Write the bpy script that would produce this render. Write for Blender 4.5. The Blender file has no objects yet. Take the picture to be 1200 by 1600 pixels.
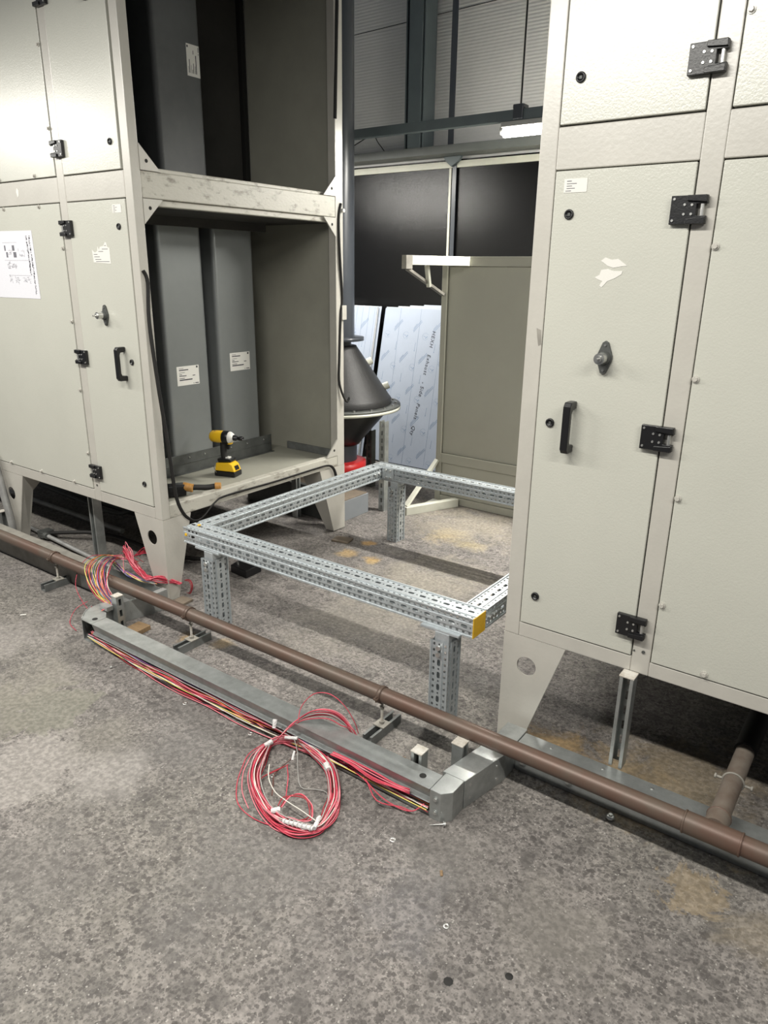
import bpy, math, random
from mathutils import Vector, Matrix

random.seed(7)
S = bpy.context.scene
COL = S.collection

# ------------------------------------------------------------------ camera
YAW, PITCH, ROLL, FPX = -0.62671819, 0.32339198, 0.01296712, 1122.576
CAM = Vector((0.93314, -1.98376, 1.55))
fw = Vector((math.sin(YAW)*math.cos(PITCH), math.cos(YAW)*math.cos(PITCH), -math.sin(PITCH)))
rt = fw.cross(Vector((0, 0, 1))).normalized()
up = rt.cross(fw)
r2 = rt*math.cos(ROLL) + up*math.sin(ROLL)
u2 = -rt*math.sin(ROLL) + up*math.cos(ROLL)
cd = bpy.data.cameras.new('camera')
cam = bpy.data.objects.new('camera', cd)
COL.objects.link(cam)
cam.matrix_world = Matrix(((r2.x, u2.x, -fw.x, CAM.x), (r2.y, u2.y, -fw.y, CAM.y), (r2.z, u2.z, -fw.z, CAM.z), (0, 0, 0, 1)))
cd.sensor_fit = 'VERTICAL'; cd.sensor_height = 24.0; cd.lens = FPX*24.0/1600.0
cd.clip_start = 0.02; cd.clip_end = 100
S.camera = cam

# ------------------------------------------------------------------ view, world, lamps
S.view_settings.view_transform = 'Standard'
S.view_settings.look = 'None'
S.view_settings.gamma = 1.0
S.view_settings.use_curve_mapping = False
S.view_settings.exposure = 1.12
W = bpy.data.worlds.new('hall_ambience'); S.world = W; W.use_nodes = True
W.node_tree.nodes['Background'].inputs[0].default_value = (0.80, 0.86, 0.95, 1)
W.node_tree.nodes['Background'].inputs[1].default_value = 0.055

def tube_or_fill_light(x, y, z, length, power, col=(1.0, 0.97, 0.90), tilt=0.0):
    l = bpy.data.lights.new('tube_or_fill_light', 'AREA'); l.shape = 'RECTANGLE'
    l.size = length; l.size_y = 0.09; l.energy = power; l.color = col
    o = bpy.data.objects.new('tube_or_fill_light', l); COL.objects.link(o); o.location = (x, y, z); o.rotation_euler = (math.radians(tilt), 0, 0)
    return o
FRONT_Y, FRONT_Z = -1.54, 2.60
for x, pw in ((-4.9, 33), (-2.6, 33), (-0.3, 33), (2.05, 24)):
    tube_or_fill_light(x, FRONT_Y, FRONT_Z, 1.5, pw, tilt=9)
for x, pw in ((-3.2, 34), (1.5, 44)):  # left lamp inferred from the board's glow; right one an added, unseen light
    tube_or_fill_light(x, 2.25, 2.36, 1.2, pw, tilt=6)

# ------------------------------------------------------------------ materials
def mat(name, col, rough=0.5, metal=0.0, var=0.0, vscale=6.0, bump=0.0, bscale=80.0, emit=None, spec=0.5, col2=None, rvar=0.0, stretch=None, rp=(0.35, 0.65), coat=0.0):
    m = bpy.data.materials.new(name); m.use_nodes = True
    nt = m.node_tree; b = nt.nodes['Principled BSDF']
    b.inputs['Base Color'].default_value = (*col, 1); b.inputs['Roughness'].default_value = rough
    b.inputs['Metallic'].default_value = metal; b.inputs['Specular IOR Level'].default_value = spec
    if coat: b.inputs['Coat Weight'].default_value = coat; b.inputs['Coat Roughness'].default_value = 0.30
    g = nt.nodes.new('ShaderNodeNewGeometry'); src = g.outputs['Position']
    if stretch:
        mp = nt.nodes.new('ShaderNodeMapping'); mp.inputs['Scale'].default_value = stretch
        nt.links.new(src, mp.inputs[0]); src = mp.outputs[0]
    if var or col2:
        n = nt.nodes.new('ShaderNodeTexNoise'); n.inputs['Scale'].default_value = vscale; n.inputs['Detail'].default_value = 6
        n.inputs['Roughness'].default_value = 0.65
        nt.links.new(src, n.inputs['Vector'])
        r = nt.nodes.new('ShaderNodeValToRGB'); r.color_ramp.elements[0].position = rp[0]; r.color_ramp.elements[1].position = rp[1]
        c2 = col2 or tuple(c*(1-var) for c in col)
        r.color_ramp.elements[0].color = (*c2, 1); r.color_ramp.elements[1].color = (*col, 1)
        nt.links.new(n.outputs[0], r.inputs[0]); nt.links.new(r.outputs[0], b.inputs['Base Color'])
        if rvar:
            mr = nt.nodes.new('ShaderNodeMapRange'); mr.inputs[3].default_value = rough+rvar; mr.inputs[4].default_value = rough-rvar
            nt.links.new(n.outputs[0], mr.inputs[0]); nt.links.new(mr.outputs[0], b.inputs['Roughness'])
    if bump:
        n2 = nt.nodes.new('ShaderNodeTexNoise'); n2.inputs['Scale'].default_value = bscale; n2.inputs['Detail'].default_value = 3
        nt.links.new(src, n2.inputs['Vector'])
        bp = nt.nodes.new('ShaderNodeBump'); bp.inputs['Strength'].default_value = bump; bp.inputs['Distance'].default_value = 0.004
        nt.links.new(n2.outputs[0], bp.inputs['Height']); nt.links.new(bp.outputs[0], b.inputs['Normal'])
    if emit:
        b.inputs['Emission Color'].default_value = (*col, 1); b.inputs['Emission Strength'].default_value = emit
    return m

M = {}
M['panel'] = mat('painted_panel', (0.50, 0.50, 0.442), 0.31, var=0.04, vscale=3, bump=0.15, bscale=200, spec=0.85, coat=0.35)
M['frame'] = mat('painted_frame', (0.475, 0.458, 0.412), 0.34, var=0.08, vscale=7, bump=0.12, bscale=90, spec=0.8, coat=0.5)
M['grime'] = mat('scuffed_painted_frame', (0.47, 0.455, 0.40), 0.42, col2=(0.22, 0.20, 0.165), vscale=13, bump=0.2, bscale=50, rp=(0.33, 0.46), stretch=(1, 1, 2.2))
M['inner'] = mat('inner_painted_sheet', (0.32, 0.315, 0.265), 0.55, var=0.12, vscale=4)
M['inner_dark'] = mat('dark_inner_sheet', (0.045, 0.043, 0.038), 0.7, var=0.3, vscale=5)  # much darker version of the inner sheet colour
M['galv'] = mat('galvanised_sheet', (0.25, 0.265, 0.265), 0.34, metal=0.45, var=0.10, vscale=3, rvar=0.06)
M['galv_frame'] = mat('galvanised_profile', (0.52, 0.56, 0.58), 0.36, metal=0.5, var=0.18, vscale=60, rvar=0.1)
M['galv_trunk'] = mat('galvanised_trunking', (0.47, 0.49, 0.48), 0.38, metal=0.7, var=0.28, vscale=16, rvar=0.1)
M['galv_dusty'] = mat('dusty_galvanised', (0.30, 0.285, 0.25), 0.75, metal=0.1, var=0.3, vscale=12)
M['galv_dark'] = mat('dark_galvanised', (0.10, 0.105, 0.10), 0.55, metal=0.4, var=0.3, vscale=12)
M['galv_mid'] = mat('mid_grey_channel', (0.21, 0.22, 0.215), 0.5, metal=0.4, var=0.3, vscale=20)
M['galv_shaded'] = mat('shaded_galvanised_sheet', (0.085, 0.09, 0.092), 0.55, metal=0.1, var=0.25, vscale=5)  # baffle metal with the shade of the upper box put into its colour
M['black'] = mat('black_plastic', (0.008, 0.008, 0.009), 0.35, bump=0.1, bscale=200)
M['rubber'] = mat('black_rubber', (0.012, 0.011, 0.010), 0.7, var=0.3, vscale=30)
M['gap'] = mat('seal_black', (0.01, 0.01, 0.009), 0.8)
M['steel'] = mat('bright_steel', (0.55, 0.55, 0.53), 0.3, metal=0.9)
M['zinc'] = mat('zinc_bolt', (0.62, 0.62, 0.60), 0.32, metal=0.85)
M['whitecap'] = mat('white_cap', (0.62, 0.60, 0.55), 0.55, col2=(0.40, 0.36, 0.30), vscale=40)
M['paper'] = mat('white_paper', (0.62, 0.62, 0.66), 0.7)
M['sticker'] = mat('white_sticker', (0.66, 0.65, 0.61), 0.5)
M['ink'] = mat('grey_ink', (0.13, 0.13, 0.15), 0.7)
M['ink_dark'] = mat('dark_ink', (0.03, 0.03, 0.04), 0.7)
M['copper'] = mat('dusty_copper_pipe', (0.120, 0.070, 0.052), 0.45, metal=0.2, col2=(0.115, 0.090, 0.070), vscale=6, rvar=0.08)
M['branch'] = mat('dusty_brown_pipe', (0.17, 0.145, 0.12), 0.6, col2=(0.12, 0.09, 0.07), vscale=14)
M['conduit'] = mat('grey_conduit', (0.34, 0.34, 0.33), 0.45, metal=0.3, var=0.3, vscale=14)
M['yellow'] = mat('yellow_paint', (0.72, 0.42, 0.01), 0.5, var=0.15, vscale=30)
M['toolyellow'] = mat('tool_yellow', (0.78, 0.47, 0.015), 0.4)
M['orange'] = mat('tool_orange', (0.50, 0.25, 0.06), 0.5, var=0.3, vscale=60)
M['red'] = mat('red_plastic', (0.55, 0.02, 0.02), 0.4)
M['hopper'] = mat('black_speckled_hopper', (0.017, 0.0165, 0.017), 0.5, var=0.35, vscale=45, bump=0.4, bscale=160)
M['duct'] = mat('dark_blue_grey_paint', (0.055, 0.062, 0.075), 0.32, var=0.15, vscale=3)
M['teal'] = mat('teal_grey_steel', (0.105, 0.13, 0.14), 0.45, var=0.15, vscale=5)
M['railgrey'] = mat('grey_rail', (0.15, 0.16, 0.155), 0.45, var=0.15, vscale=5)
M['cream'] = mat('cream_rail', (0.58, 0.58, 0.50), 0.45, var=0.1, vscale=8)
M['cream_box'] = mat('cream_painted_box', (0.36, 0.355, 0.30), 0.5, var=0.06, vscale=3)
M['film'] = mat('blue_white_film', (0.36, 0.405, 0.49), 0.33, var=0.04, vscale=6)
M['film_edge'] = mat('white_sheet_edge', (0.78, 0.78, 0.76), 0.4)
M['print'] = mat('blue_grey_print', (0.17, 0.24, 0.36), 0.5)
M['grey_box'] = mat('grey_paint', (0.22, 0.235, 0.25), 0.55, var=0.1, vscale=6)
M['dirt'] = mat('dusty_brown', (0.20, 0.16, 0.12), 0.85, var=0.3, vscale=12)
M['wood'] = mat('brown_wood', (0.26, 0.17, 0.085), 0.75, col2=(0.17, 0.11, 0.06), vscale=30, stretch=(1, 6, 1))
M['tape'] = mat('white_tape', (0.66, 0.65, 0.64), 0.55, var=0.12, vscale=90)
M['fixture'] = mat('fixture_grey', (0.35, 0.35, 0.34), 0.5)
M['lamp'] = mat('lamp_tube_glow', (1.0, 0.97, 0.88), 0.5, emit=34)
WIRES = {}
for n_, c_ in dict(red=(0.52, 0.045, 0.080), pink=(0.68, 0.19, 0.23), darkred=(0.30, 0.02, 0.03), white=(0.62, 0.60, 0.54), grey=(0.32, 0.32, 0.30),
                   yellow=(0.72, 0.62, 0.16), orange=(0.75, 0.22, 0.05), violet=(0.22, 0.10, 0.33), blue=(0.06, 0.08, 0.26), green=(0.10, 0.28, 0.10),
                   brown=(0.10, 0.04, 0.03), black=(0.012, 0.012, 0.014)).items():
    WIRES[n_] = mat('wire_'+n_, c_, 0.38)

def floor_material():
    m = bpy.data.materials.new('worn_concrete'); m.use_nodes = True; nt = m.node_tree; N = nt.nodes; L = nt.links
    b = N['Principled BSDF']; b.inputs['Specular IOR Level'].default_value = 0.35
    geo = N.new('ShaderNodeNewGeometry'); P = geo.outputs['Position']
    def noise(sc, det=8, ro=0.6, dist=0.0, off=None):
        n = N.new('ShaderNodeTexNoise'); n.inputs['Scale'].default_value = sc; n.inputs['Detail'].default_value = det
        n.inputs['Roughness'].default_value = ro; n.inputs['Distortion'].default_value = dist
        if off:
            a = N.new('ShaderNodeVectorMath'); a.operation = 'ADD'; a.inputs[1].default_value = off; L.new(P, a.inputs[0]); L.new(a.outputs[0], n.inputs['Vector'])
        else: L.new(P, n.inputs['Vector'])
        return n.outputs[0]
    def ramp(v, p0, p1, c0=0.0, c1=1.0):
        r = N.new('ShaderNodeMapRange'); r.inputs[1].default_value = p0; r.inputs[2].default_value = p1; r.inputs[3].default_value = c0; r.inputs[4].default_value = c1
        r.interpolation_type = 'SMOOTHSTEP'; L.new(v, r.inputs[0]); return r.outputs[0]
    def mix(a, b_, f, blend='MIX'):
        x = N.new('ShaderNodeMix'); x.data_type = 'RGBA'; x.blend_type = blend
        for k, v in ((6, a), (7, b_)):
            if isinstance(v, tuple): x.inputs[k].default_value = (*v, 1)
            else: L.new(v, x.inputs[k])
        if isinstance(f, float): x.inputs[0].default_value = f
        else: L.new(f, x.inputs[0])
        return x.outputs[2]
    def mul(a, k):
        x = N.new('ShaderNodeMath'); x.operation = 'MULTIPLY'; L.new(a, x.inputs[0])
        if isinstance(k, float): x.inputs[1].default_value = k
        else: L.new(k, x.inputs[1])
        return x.outputs[0]
    base = mix((0.155, 0.142, 0.134), (0.225, 0.206, 0.192), ramp(noise(2.6, 12, 0.78, 0.25), 0.36, 0.64))
    base = mix(base, (0.175, 0.165, 0.142), mul(ramp(noise(0.9, 4, 0.5, 0.0, (3, 7, 0)), 0.45, 0.62), 0.5))
    mott = ramp(noise(11, 14, 0.9, 0.3), 0.40, 0.58, 0.70, 1.16)
    base = mix(base, base, 0.0)
    vm = N.new('ShaderNodeVectorMath'); vm.operation = 'SCALE'; L.new(base, vm.inputs[0]); L.new(mott, vm.inputs[3]); base = vm.outputs[0]
    fine = ramp(noise(60, 3, 0.5, 0.0), 0.36, 0.64, 0.80, 1.14)
    vm = N.new('ShaderNodeVectorMath'); vm.operation = 'SCALE'; L.new(base, vm.inputs[0]); L.new(fine, vm.inputs[3]); base = vm.outputs[0]
    # dark grease spots and small pits
    clus = ramp(noise(1.7, 5, 0.6, 0.3, (6, 1, 3)), 0.40, 0.60, 0.15, 1.0)
    def specks(scale, rad, gate, col, amt, off):
        nonlocal base
        ad = N.new('ShaderNodeVectorMath'); ad.operation = 'ADD'; L.new(P, ad.inputs[0])
        wn = N.new('ShaderNodeTexNoise'); wn.inputs['Scale'].default_value = scale*1.3; wn.inputs['Detail'].default_value = 3; L.new(P, wn.inputs['Vector'])
        ws = N.new('ShaderNodeVectorMath'); ws.operation = 'SCALE'; ws.inputs[3].default_value = 1.1/scale; L.new(wn.outputs['Color'], ws.inputs[0]); L.new(ws.outputs[0], ad.inputs[1])
        a2 = N.new('ShaderNodeVectorMath'); a2.operation = 'ADD'; a2.inputs[1].default_value = off; L.new(ad.outputs[0], a2.inputs[0])
        vo = N.new('ShaderNodeTexVoronoi'); vo.voronoi_dimensions = '2D'; vo.inputs['Scale'].default_value = scale; L.new(a2.outputs[0], vo.inputs['Vector'])
        sp = N.new('ShaderNodeSeparateColor'); L.new(vo.outputs['Color'], sp.inputs[0])
        g_ = ramp(sp.outputs[0], gate, gate+0.02)
        rr_ = N.new('ShaderNodeMath'); rr_.operation = 'MULTIPLY_ADD'; rr_.inputs[1].default_value = -rad*0.8; L.new(sp.outputs[1], rr_.inputs[0]); L.new(vo.outputs['Distance'], rr_.inputs[2])
        f_ = mul(ramp(rr_.outputs[0], rad*0.30, rad*0.45, 1.0, 0.0), g_)
        base = mix(base, col, mul(f_, amt))
    base = mix(base, (0.100, 0.092, 0.087), mul(ramp(noise(13, 8, 0.7, 0.3, (2, 8, 5)), 0.52, 0.62), mul(clus, 0.42)))
    base = mix(base, (0.30, 0.28, 0.262), mul(ramp(noise(24, 9, 0.75, 0.2, (7, 3, 2)), 0.54, 0.62), 0.30))
    specks(95, 0.60, 0.72, (0.060, 0.054, 0.051), 0.65, (0, 0, 0))
    specks(170, 0.70, 0.60, (0.075, 0.069, 0.066), 0.55, (3, 1, 0))
    specks(46, 0.50, 0.86, (0.060, 0.054, 0.051), 0.65, (1, 7, 0))
    specks(13, 0.40, 0.90, (0.080, 0.074, 0.070), 0.50, (5, 2, 0))
    specks(190, 0.50, 0.965, (0.42, 0.40, 0.37), 0.60, (8, 8, 0))
    base = mix(base, (0.07, 0.062, 0.058), mul(ramp(noise(34, 10, 0.8, 0.3, (9, 2, 0)), 0.60, 0.66), 0.75))
    base = mix(base, (0.05, 0.045, 0.042), mul(ramp(noise(110, 5, 0.6, 0.2, (4, 4, 1)), 0.64, 0.69), 0.8))
    # worn patches whose edge shows on the left, rust or oil stains, and broad tan spots painting brightness into the lit rear floor: (x, y, radius, colour, strength)
    wob = noise(6, 9, 0.75, 0.6, (2, 5, 0))
    spots = [(-0.85, -0.66, 0.22, (0.135, 0.128, 0.122), 0.6), (-0.25, -0.92, 0.28, (0.15, 0.142, 0.135), 0.5), (0.15, -0.55, 0.20, (0.15, 0.14, 0.13), 0.5), (0.15, -0.80, 0.16, (0.15, 0.145, 0.15), 0.4), (-0.75, -1.35, 0.3, (0.16, 0.15, 0.14), 0.45), (-1.15, -1.08, 0.20, (0.29, 0.27, 0.25), 0.6), (-0.92, -0.95, 0.16, (0.28, 0.262, 0.245), 0.6), (-2.1, -0.7, 0.3, (0.27, 0.25, 0.235), 0.5), (0.5, -0.62, 0.18, (0.20, 0.185, 0.165), 0.5),
             (-1.42, -0.86, 0.17, (0.17, 0.165, 0.135), 0.75), (-1.55, -1.02, 0.20, (0.17, 0.16, 0.135), 0.7), (-1.10, -0.83, 0.14, (0.16, 0.15, 0.13), 0.55),
             (-1.60, -0.75, 0.20, (0.22, 0.205, 0.175), 0.5),
             (-1.50, 1.02, 0.07, (0.36, 0.24, 0.09), 0.6), (-1.33, 1.03, 0.07, (0.42, 0.27, 0.08), 0.75), (-1.20, 1.62, 0.14, (0.36, 0.28, 0.14), 0.6),
             (-1.02, 1.58, 0.12, (0.34, 0.28, 0.15), 0.55), (-0.9, 0.95, 0.45, (0.27, 0.245, 0.20), 0.6), (-1.2, 1.9, 0.5, (0.27, 0.24, 0.19), 0.6), (-0.9, 0.4, 0.4, (0.25, 0.23, 0.20), 0.5), (-1.5, 1.22, 0.05, (0.45, 0.26, 0.07), 0.7),
             (0.74, -0.27, 0.10, (0.27, 0.21, 0.13), 0.55), (0.90, -0.34, 0.12, (0.25, 0.21, 0.15), 0.45), (-1.40, -0.19, 0.07, (0.33, 0.23, 0.12), 0.7), (-1.27, -0.13, 0.06, (0.30, 0.22, 0.12), 0.6),
             (0.18, 0.06, 0.16, (0.27, 0.18, 0.08), 0.8), (0.42, 0.0, 0.2, (0.25, 0.18, 0.10), 0.75), (0.05, -0.14, 0.07, (0.25, 0.16, 0.06), 0.8), (0.6, 0.15, 0.3, (0.24, 0.19, 0.12), 0.6)]
    for (sx, sy, r, c, st) in spots:
        sharp = (sx, sy) in ((-1.42, -0.86), (-1.55, -1.02), (-1.15, -1.08), (0.74, -0.27))
        d = N.new('ShaderNodeVectorMath'); d.operation = 'DISTANCE'; d.inputs[1].default_value = (sx, sy, 0); L.new(P, d.inputs[0])
        a = N.new('ShaderNodeMath'); a.operation = 'MULTIPLY_ADD'; a.inputs[1].default_value = 3.6*r; L.new(wob, a.inputs[0]); L.new(d.outputs['Value'], a.inputs[2])
        v = ramp(a.outputs[0], r*(2.62 if sharp else 2.0), r*(2.76 if sharp else 2.95), 1.0, 0.0)
        cm = N.new('ShaderNodeVectorMath'); cm.operation = 'SCALE'; cm.inputs[0].default_value = c; L.new(fine, cm.inputs[3])
        base = mix(base, cm.outputs[0], mul(v, st))
    # dark dirt trapped along the trunking
    L.new(base, b.inputs['Base Color'])
    L.new(ramp(noise(5, 5), 0.3, 0.7, 0.62, 0.9), b.inputs['Roughness'])
    bp = N.new('ShaderNodeBump'); bp.inputs['Strength'].default_value = 0.22; bp.inputs['Distance'].default_value = 0.002
    L.new(noise(38, 4, 0.55), bp.inputs['Height'])
    bp2 = N.new('ShaderNodeBump'); bp2.inputs['Strength'].default_value = 0.2; bp2.inputs['Distance'].default_value = 0.01
    L.new(noise(9, 5, 0.6, 0.4), bp2.inputs['Height']); L.new(bp.outputs[0], bp2.inputs['Normal']); L.new(bp2.outputs[0], b.inputs['Normal'])
    return m

def ribbed_material():
    m = mat('ribbed_wall_cladding', (0.66, 0.66, 0.65), 0.5, var=0.08, vscale=2)
    nt = m.node_tree; b = nt.nodes['Principled BSDF']
    g = nt.nodes.new('ShaderNodeNewGeometry')
    w = nt.nodes.new('ShaderNodeTexWave'); w.wave_type = 'BANDS'; w.bands_direction = 'Z'; w.inputs['Scale'].default_value = 14.0
    w.inputs['Distortion'].default_value = 0.0
    nt.links.new(g.outputs['Position'], w.inputs[0])
    bp = nt.nodes.new('ShaderNodeBump'); bp.inputs['Strength'].default_value = 0.35; bp.inputs['Distance'].default_value = 0.006
    nt.links.new(w.outputs['Fac'], bp.inputs['Height']); nt.links.new(bp.outputs[0], b.inputs['Normal'])
    return m

def board_material():
    m = mat('black_film_faced_board', (0.004, 0.004, 0.0045), 0.22, bump=0.25, bscale=60, stretch=(1, 1, 7), spec=0.35)
    return m
M['floor'] = floor_material(); M['ribbed'] = ribbed_material(); M['board'] = board_material()

# ------------------------------------------------------------------ builders
WL = {}
def _v(p): return Vector(p)

class MB:
    """collects shapes, then links them as one mesh object"""
    def __init__(self): self.v = []; self.f = []; self.m = []; self.cur = 0; self.sm = []
    def mat(self, i): self.cur = i; return self
    def add(self, vs, fs, smooth=False):
        o = len(self.v); self.v += [tuple(p) for p in vs]
        for f in fs: self.f.append([i+o for i in f]); self.m.append(self.cur); self.sm.append(smooth)
        return self
    def box(self, x0, x1, y0, y1, z0, z1):
        self.add([(x0,y0,z0),(x1,y0,z0),(x1,y1,z0),(x0,y1,z0),(x0,y0,z1),(x1,y0,z1),(x1,y1,z1),(x0,y1,z1)],
                 [(0,3,2,1),(4,5,6,7),(0,1,5,4),(1,2,6,5),(2,3,7,6),(3,0,4,7)]); return self
    def obox(self, c, ax, ay, az, hx, hy, hz):
        c = _v(c); ax = _v(ax).normalized()*hx; ay = _v(ay).normalized()*hy; az = _v(az).normalized()*hz
        vs = [c+ax*i+ay*j+az*k for k in (-1,1) for i, j in ((-1,-1),(1,-1),(1,1),(-1,1))]
        self.add(vs, [(0,3,2,1),(4,5,6,7),(0,1,5,4),(1,2,6,5),(2,3,7,6),(3,0,4,7)]); return self
    def prism(self, pts, d):
        """pts: planar 3D outline, d: extrusion vector"""
        n = len(pts); d = _v(d); a = [_v(p) for p in pts]; b = [p+d for p in a]
        fs = [tuple(range(n))[::-1], tuple(range(n, 2*n))] + [(i, (i+1) % n, n+(i+1) % n, n+i) for i in range(n)]
        self.add(a+b, fs); return self
    def cyl(self, p0, p1, r0, r1=None, n=20, caps=True):
        p0 = _v(p0); p1 = _v(p1); r1 = r0 if r1 is None else r1
        d = (p1-p0).normalized(); a = d.orthogonal().normalized(); b = d.cross(a)
        vs = []
        for p, r in ((p0, r0), (p1, r1)):
            for i in range(n):
                t = 2*math.pi*i/n; vs.append(p+a*math.cos(t)*r+b*math.sin(t)*r)
        self.add(vs, [(i, (i+1) % n, n+(i+1) % n, n+i) for i in range(n)], True)
        if caps: self.add(vs, [tuple(range(n))[::-1], tuple(range(n, 2*n))])
        return self
    def lathe(self, c, prof, axis=(0,0,1), n=32):
        """prof: list of (radius, height along axis)"""
        c = _v(c); d = _v(axis).normalized(); a = d.orthogonal().normalized(); b = d.cross(a); vs = []
        for r, h in prof:
            for i in range(n):
                t = 2*math.pi*i/n; vs.append(c+d*h+a*math.cos(t)*r+b*math.sin(t)*r)
        fs = []
        for k in range(len(prof)-1):
            for i in range(n): fs.append((k*n+i, k*n+(i+1) % n, (k+1)*n+(i+1) % n, (k+1)*n+i))
        self.add(vs, fs, True); return self
    def ring(self, c, axis, R, r, n=24, k=8):
        c = _v(c); d = _v(axis).normalized(); a = d.orthogonal().normalized(); b = d.cross(a); vs = []
        for i in range(n):
            t = 2*math.pi*i/n; e = a*math.cos(t)+b*math.sin(t)
            for j in range(k):
                s = 2*math.pi*j/k; vs.append(c+e*(R+r*math.cos(s))+d*r*math.sin(s))
        self.add(vs, [(i*k+j, i*k+(j+1) % k, ((i+1) % n)*k+(j+1) % k, ((i+1) % n)*k+j) for i in range(n) for j in range(k)], True); return self
    def tube(self, pts, r, k=6, sub=4, spline=True, closed=False, flat=1.0):
        P = [_v(p) for p in pts]
        if spline and len(P) > 2:
            out = []; n = len(P); rng = range(n) if closed else range(n-1)
            for i in rng:
                g = (lambda q: P[q % n]) if closed else (lambda q: P[max(0, min(n-1, q))])
                p0, p1, p2, p3 = g(i-1), g(i), g(i+1), g(i+2)
                for s in range(sub):
                    t = s/sub
                    out.append(0.5*((2*p1)+(p2-p0)*t+(2*p0-5*p1+4*p2-p3)*t*t+(3*p1-p0-3*p2+p3)*t**3))
            if not closed: out.append(P[-1])
            P = out
        n = len(P); vs = []; prev = None
        for i in range(n):
            if closed: d = (P[(i+1) % n]-P[i-1])
            else: d = P[min(i+1, n-1)]-P[max(i-1, 0)]
            if d.length < 1e-9: d = Vector((1, 0, 0))
            d.normalize()
            a = d.orthogonal().normalized() if prev is None else (prev-d*prev.dot(d)).normalized()
            prev = a; b = d.cross(a)
            for j in range(k):
                t = 2*math.pi*j/k; vs.append(P[i]+a*math.cos(t)*r+b*math.sin(t)*r*flat)
        rng = range(n) if closed else range(n-1)
        self.add(vs, [(i*k+j, i*k+(j+1) % k, ((i+1) % n)*k+(j+1) % k, ((i+1) % n)*k+j) for i in rng for j in range(k)], True)
        if not closed: self.add(vs, [tuple(range(k))[::-1], tuple(range((n-1)*k, n*k))])
        return self
    def build(self, name, mats, parent=None, origin=None, bevel=0.0, label=None, seg=2):
        if not isinstance(mats, (list, tuple)): mats = [mats]
        if origin is None:
            xs = [p[0] for p in self.v]; ys = [p[1] for p in self.v]; zs = [p[2] for p in self.v]
            origin = ((min(xs)+max(xs))/2, (min(ys)+max(ys))/2, min(zs))
        O = _v(origin)
        me = bpy.data.meshes.new(name); me.from_pydata([tuple(_v(p)-O) for p in self.v], [], self.f)
        for mm in mats: me.materials.append(mm)
        for p, i, s in zip(me.polygons, self.m, self.sm): p.material_index = i; p.use_smooth = s
        me.update()
        ob = bpy.data.objects.new(name, me); COL.objects.link(ob)
        return place(ob, O, parent, bevel, label, seg)

def place(ob, O, parent=None, bevel=0.0, label=None, seg=2):
    O = _v(O); WL[ob.name] = O
    if parent is not None: ob.parent = parent; ob.location = O-WL[parent.name]
    else: ob.location = O
    if bevel:
        md = ob.modifiers.new('bevel', 'BEVEL'); md.width = bevel; md.segments = seg; md.limit_method = 'ANGLE'; md.angle_limit = math.radians(50)
        md.harden_normals = False
    if label: ob['label'] = label
    return ob
def thing(name, label, cat, loc, group=None):
    o = bpy.data.objects.new(name, None); o.empty_display_size = 0.05; COL.objects.link(o)
    o.location = loc; WL[o.name] = _v(loc); return tag(o, label, cat, group)
def tag(o, label=None, cat=None, group=None, kind=None):
    if label: o['label'] = label
    if cat: o['category'] = cat
    if group: o['group'] = group
    if kind: o['kind'] = kind
    return o
def share(src, name, O, parent, mirror_x=False):
    """a copy of a part that shares its mesh"""
    o = src.copy(); COL.objects.link(o); O = _v(O); WL[o.name] = O; o.parent = parent; o.location = O-WL[parent.name]
    return o
def text(body, size, O, R, mt, parent, name='writing', thick=0.0):
    c = bpy.data.curves.new(name, 'FONT'); c.body = body; c.size = size; c.extrude = thick
    t = bpy.data.objects.new(name, c); c.materials.append(mt); COL.objects.link(t)
    WL[t.name] = _v(O); t.parent = parent; t.location = _v(O)-WL[parent.name]; t.rotation_euler = R
    return t

# ------------------------------------------------------------------ the setting
b = MB(); b.box(-9, 5, -5, 3.45, -0.1, 0); tag(b.build('floor', M['floor']), kind='structure')
b = MB(); b.box(-9, 5, 3.3, 3.42, 2.37, 4.6); tag(b.build('wall_back', M['ribbed']), kind='structure')
b = MB(); b.box(-9, 5, 3.345, 3.42, 0, 2.369); tag(b.build('wall_back', M['grey_box']), kind='structure')
b = MB(); b.prism([(-4.2, 3.297, 3.335), (1.2, 3.297, 3.44), (1.2, 3.297, 3.444), (-4.2, 3.297, 3.339)], (0, 0.003, 0)); tag(b.build('trim_1', M['gap']), kind='structure')

t = MB().box(-9, -2.288, 3.28, 3.345, 0.0, 2.375).build('wall_board', M['board']); tag(t, 'glossy black board covering the lower back wall, left of the thin post', 'wall board')
t = MB().box(-2.268, 5, 3.28, 3.345, 0.0, 2.375).build('wall_board', M['board']); tag(t, 'glossy black board covering the lower back wall, right of the thin post', 'wall board')
t = MB().box(-2.288, -2.268, 3.272, 3.345, 0.0, 2.314).build('joint_strip', M['cream']); tag(t, 'narrow cream vertical strip between the two black wall boards', 'strip')
# thin post with head bracket
p = thing('wall_post', 'thin dark upright post crossing the back wall between the black boards', 'post', (-2.2, 3.2, 0))
MB().box(-2.262, -2.214, 3.19, 3.20, 2.453, 4.6).box(-2.250, -2.213, 3.255, 3.261, 0.0, 2.391).build('upright', M['duct'], p, bevel=0.002)
MB().prism([(-2.32, 3.23, 2.391), (-2.16, 3.23, 2.391), (-2.18, 3.23, 2.36), (-2.21, 3.23, 2.34), (-2.25, 3.23, 2.32), (-2.30, 3.23, 2.36)], (0, 0.03, 0)).build('head_bracket', M['teal'], p, bevel=0.002)
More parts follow.
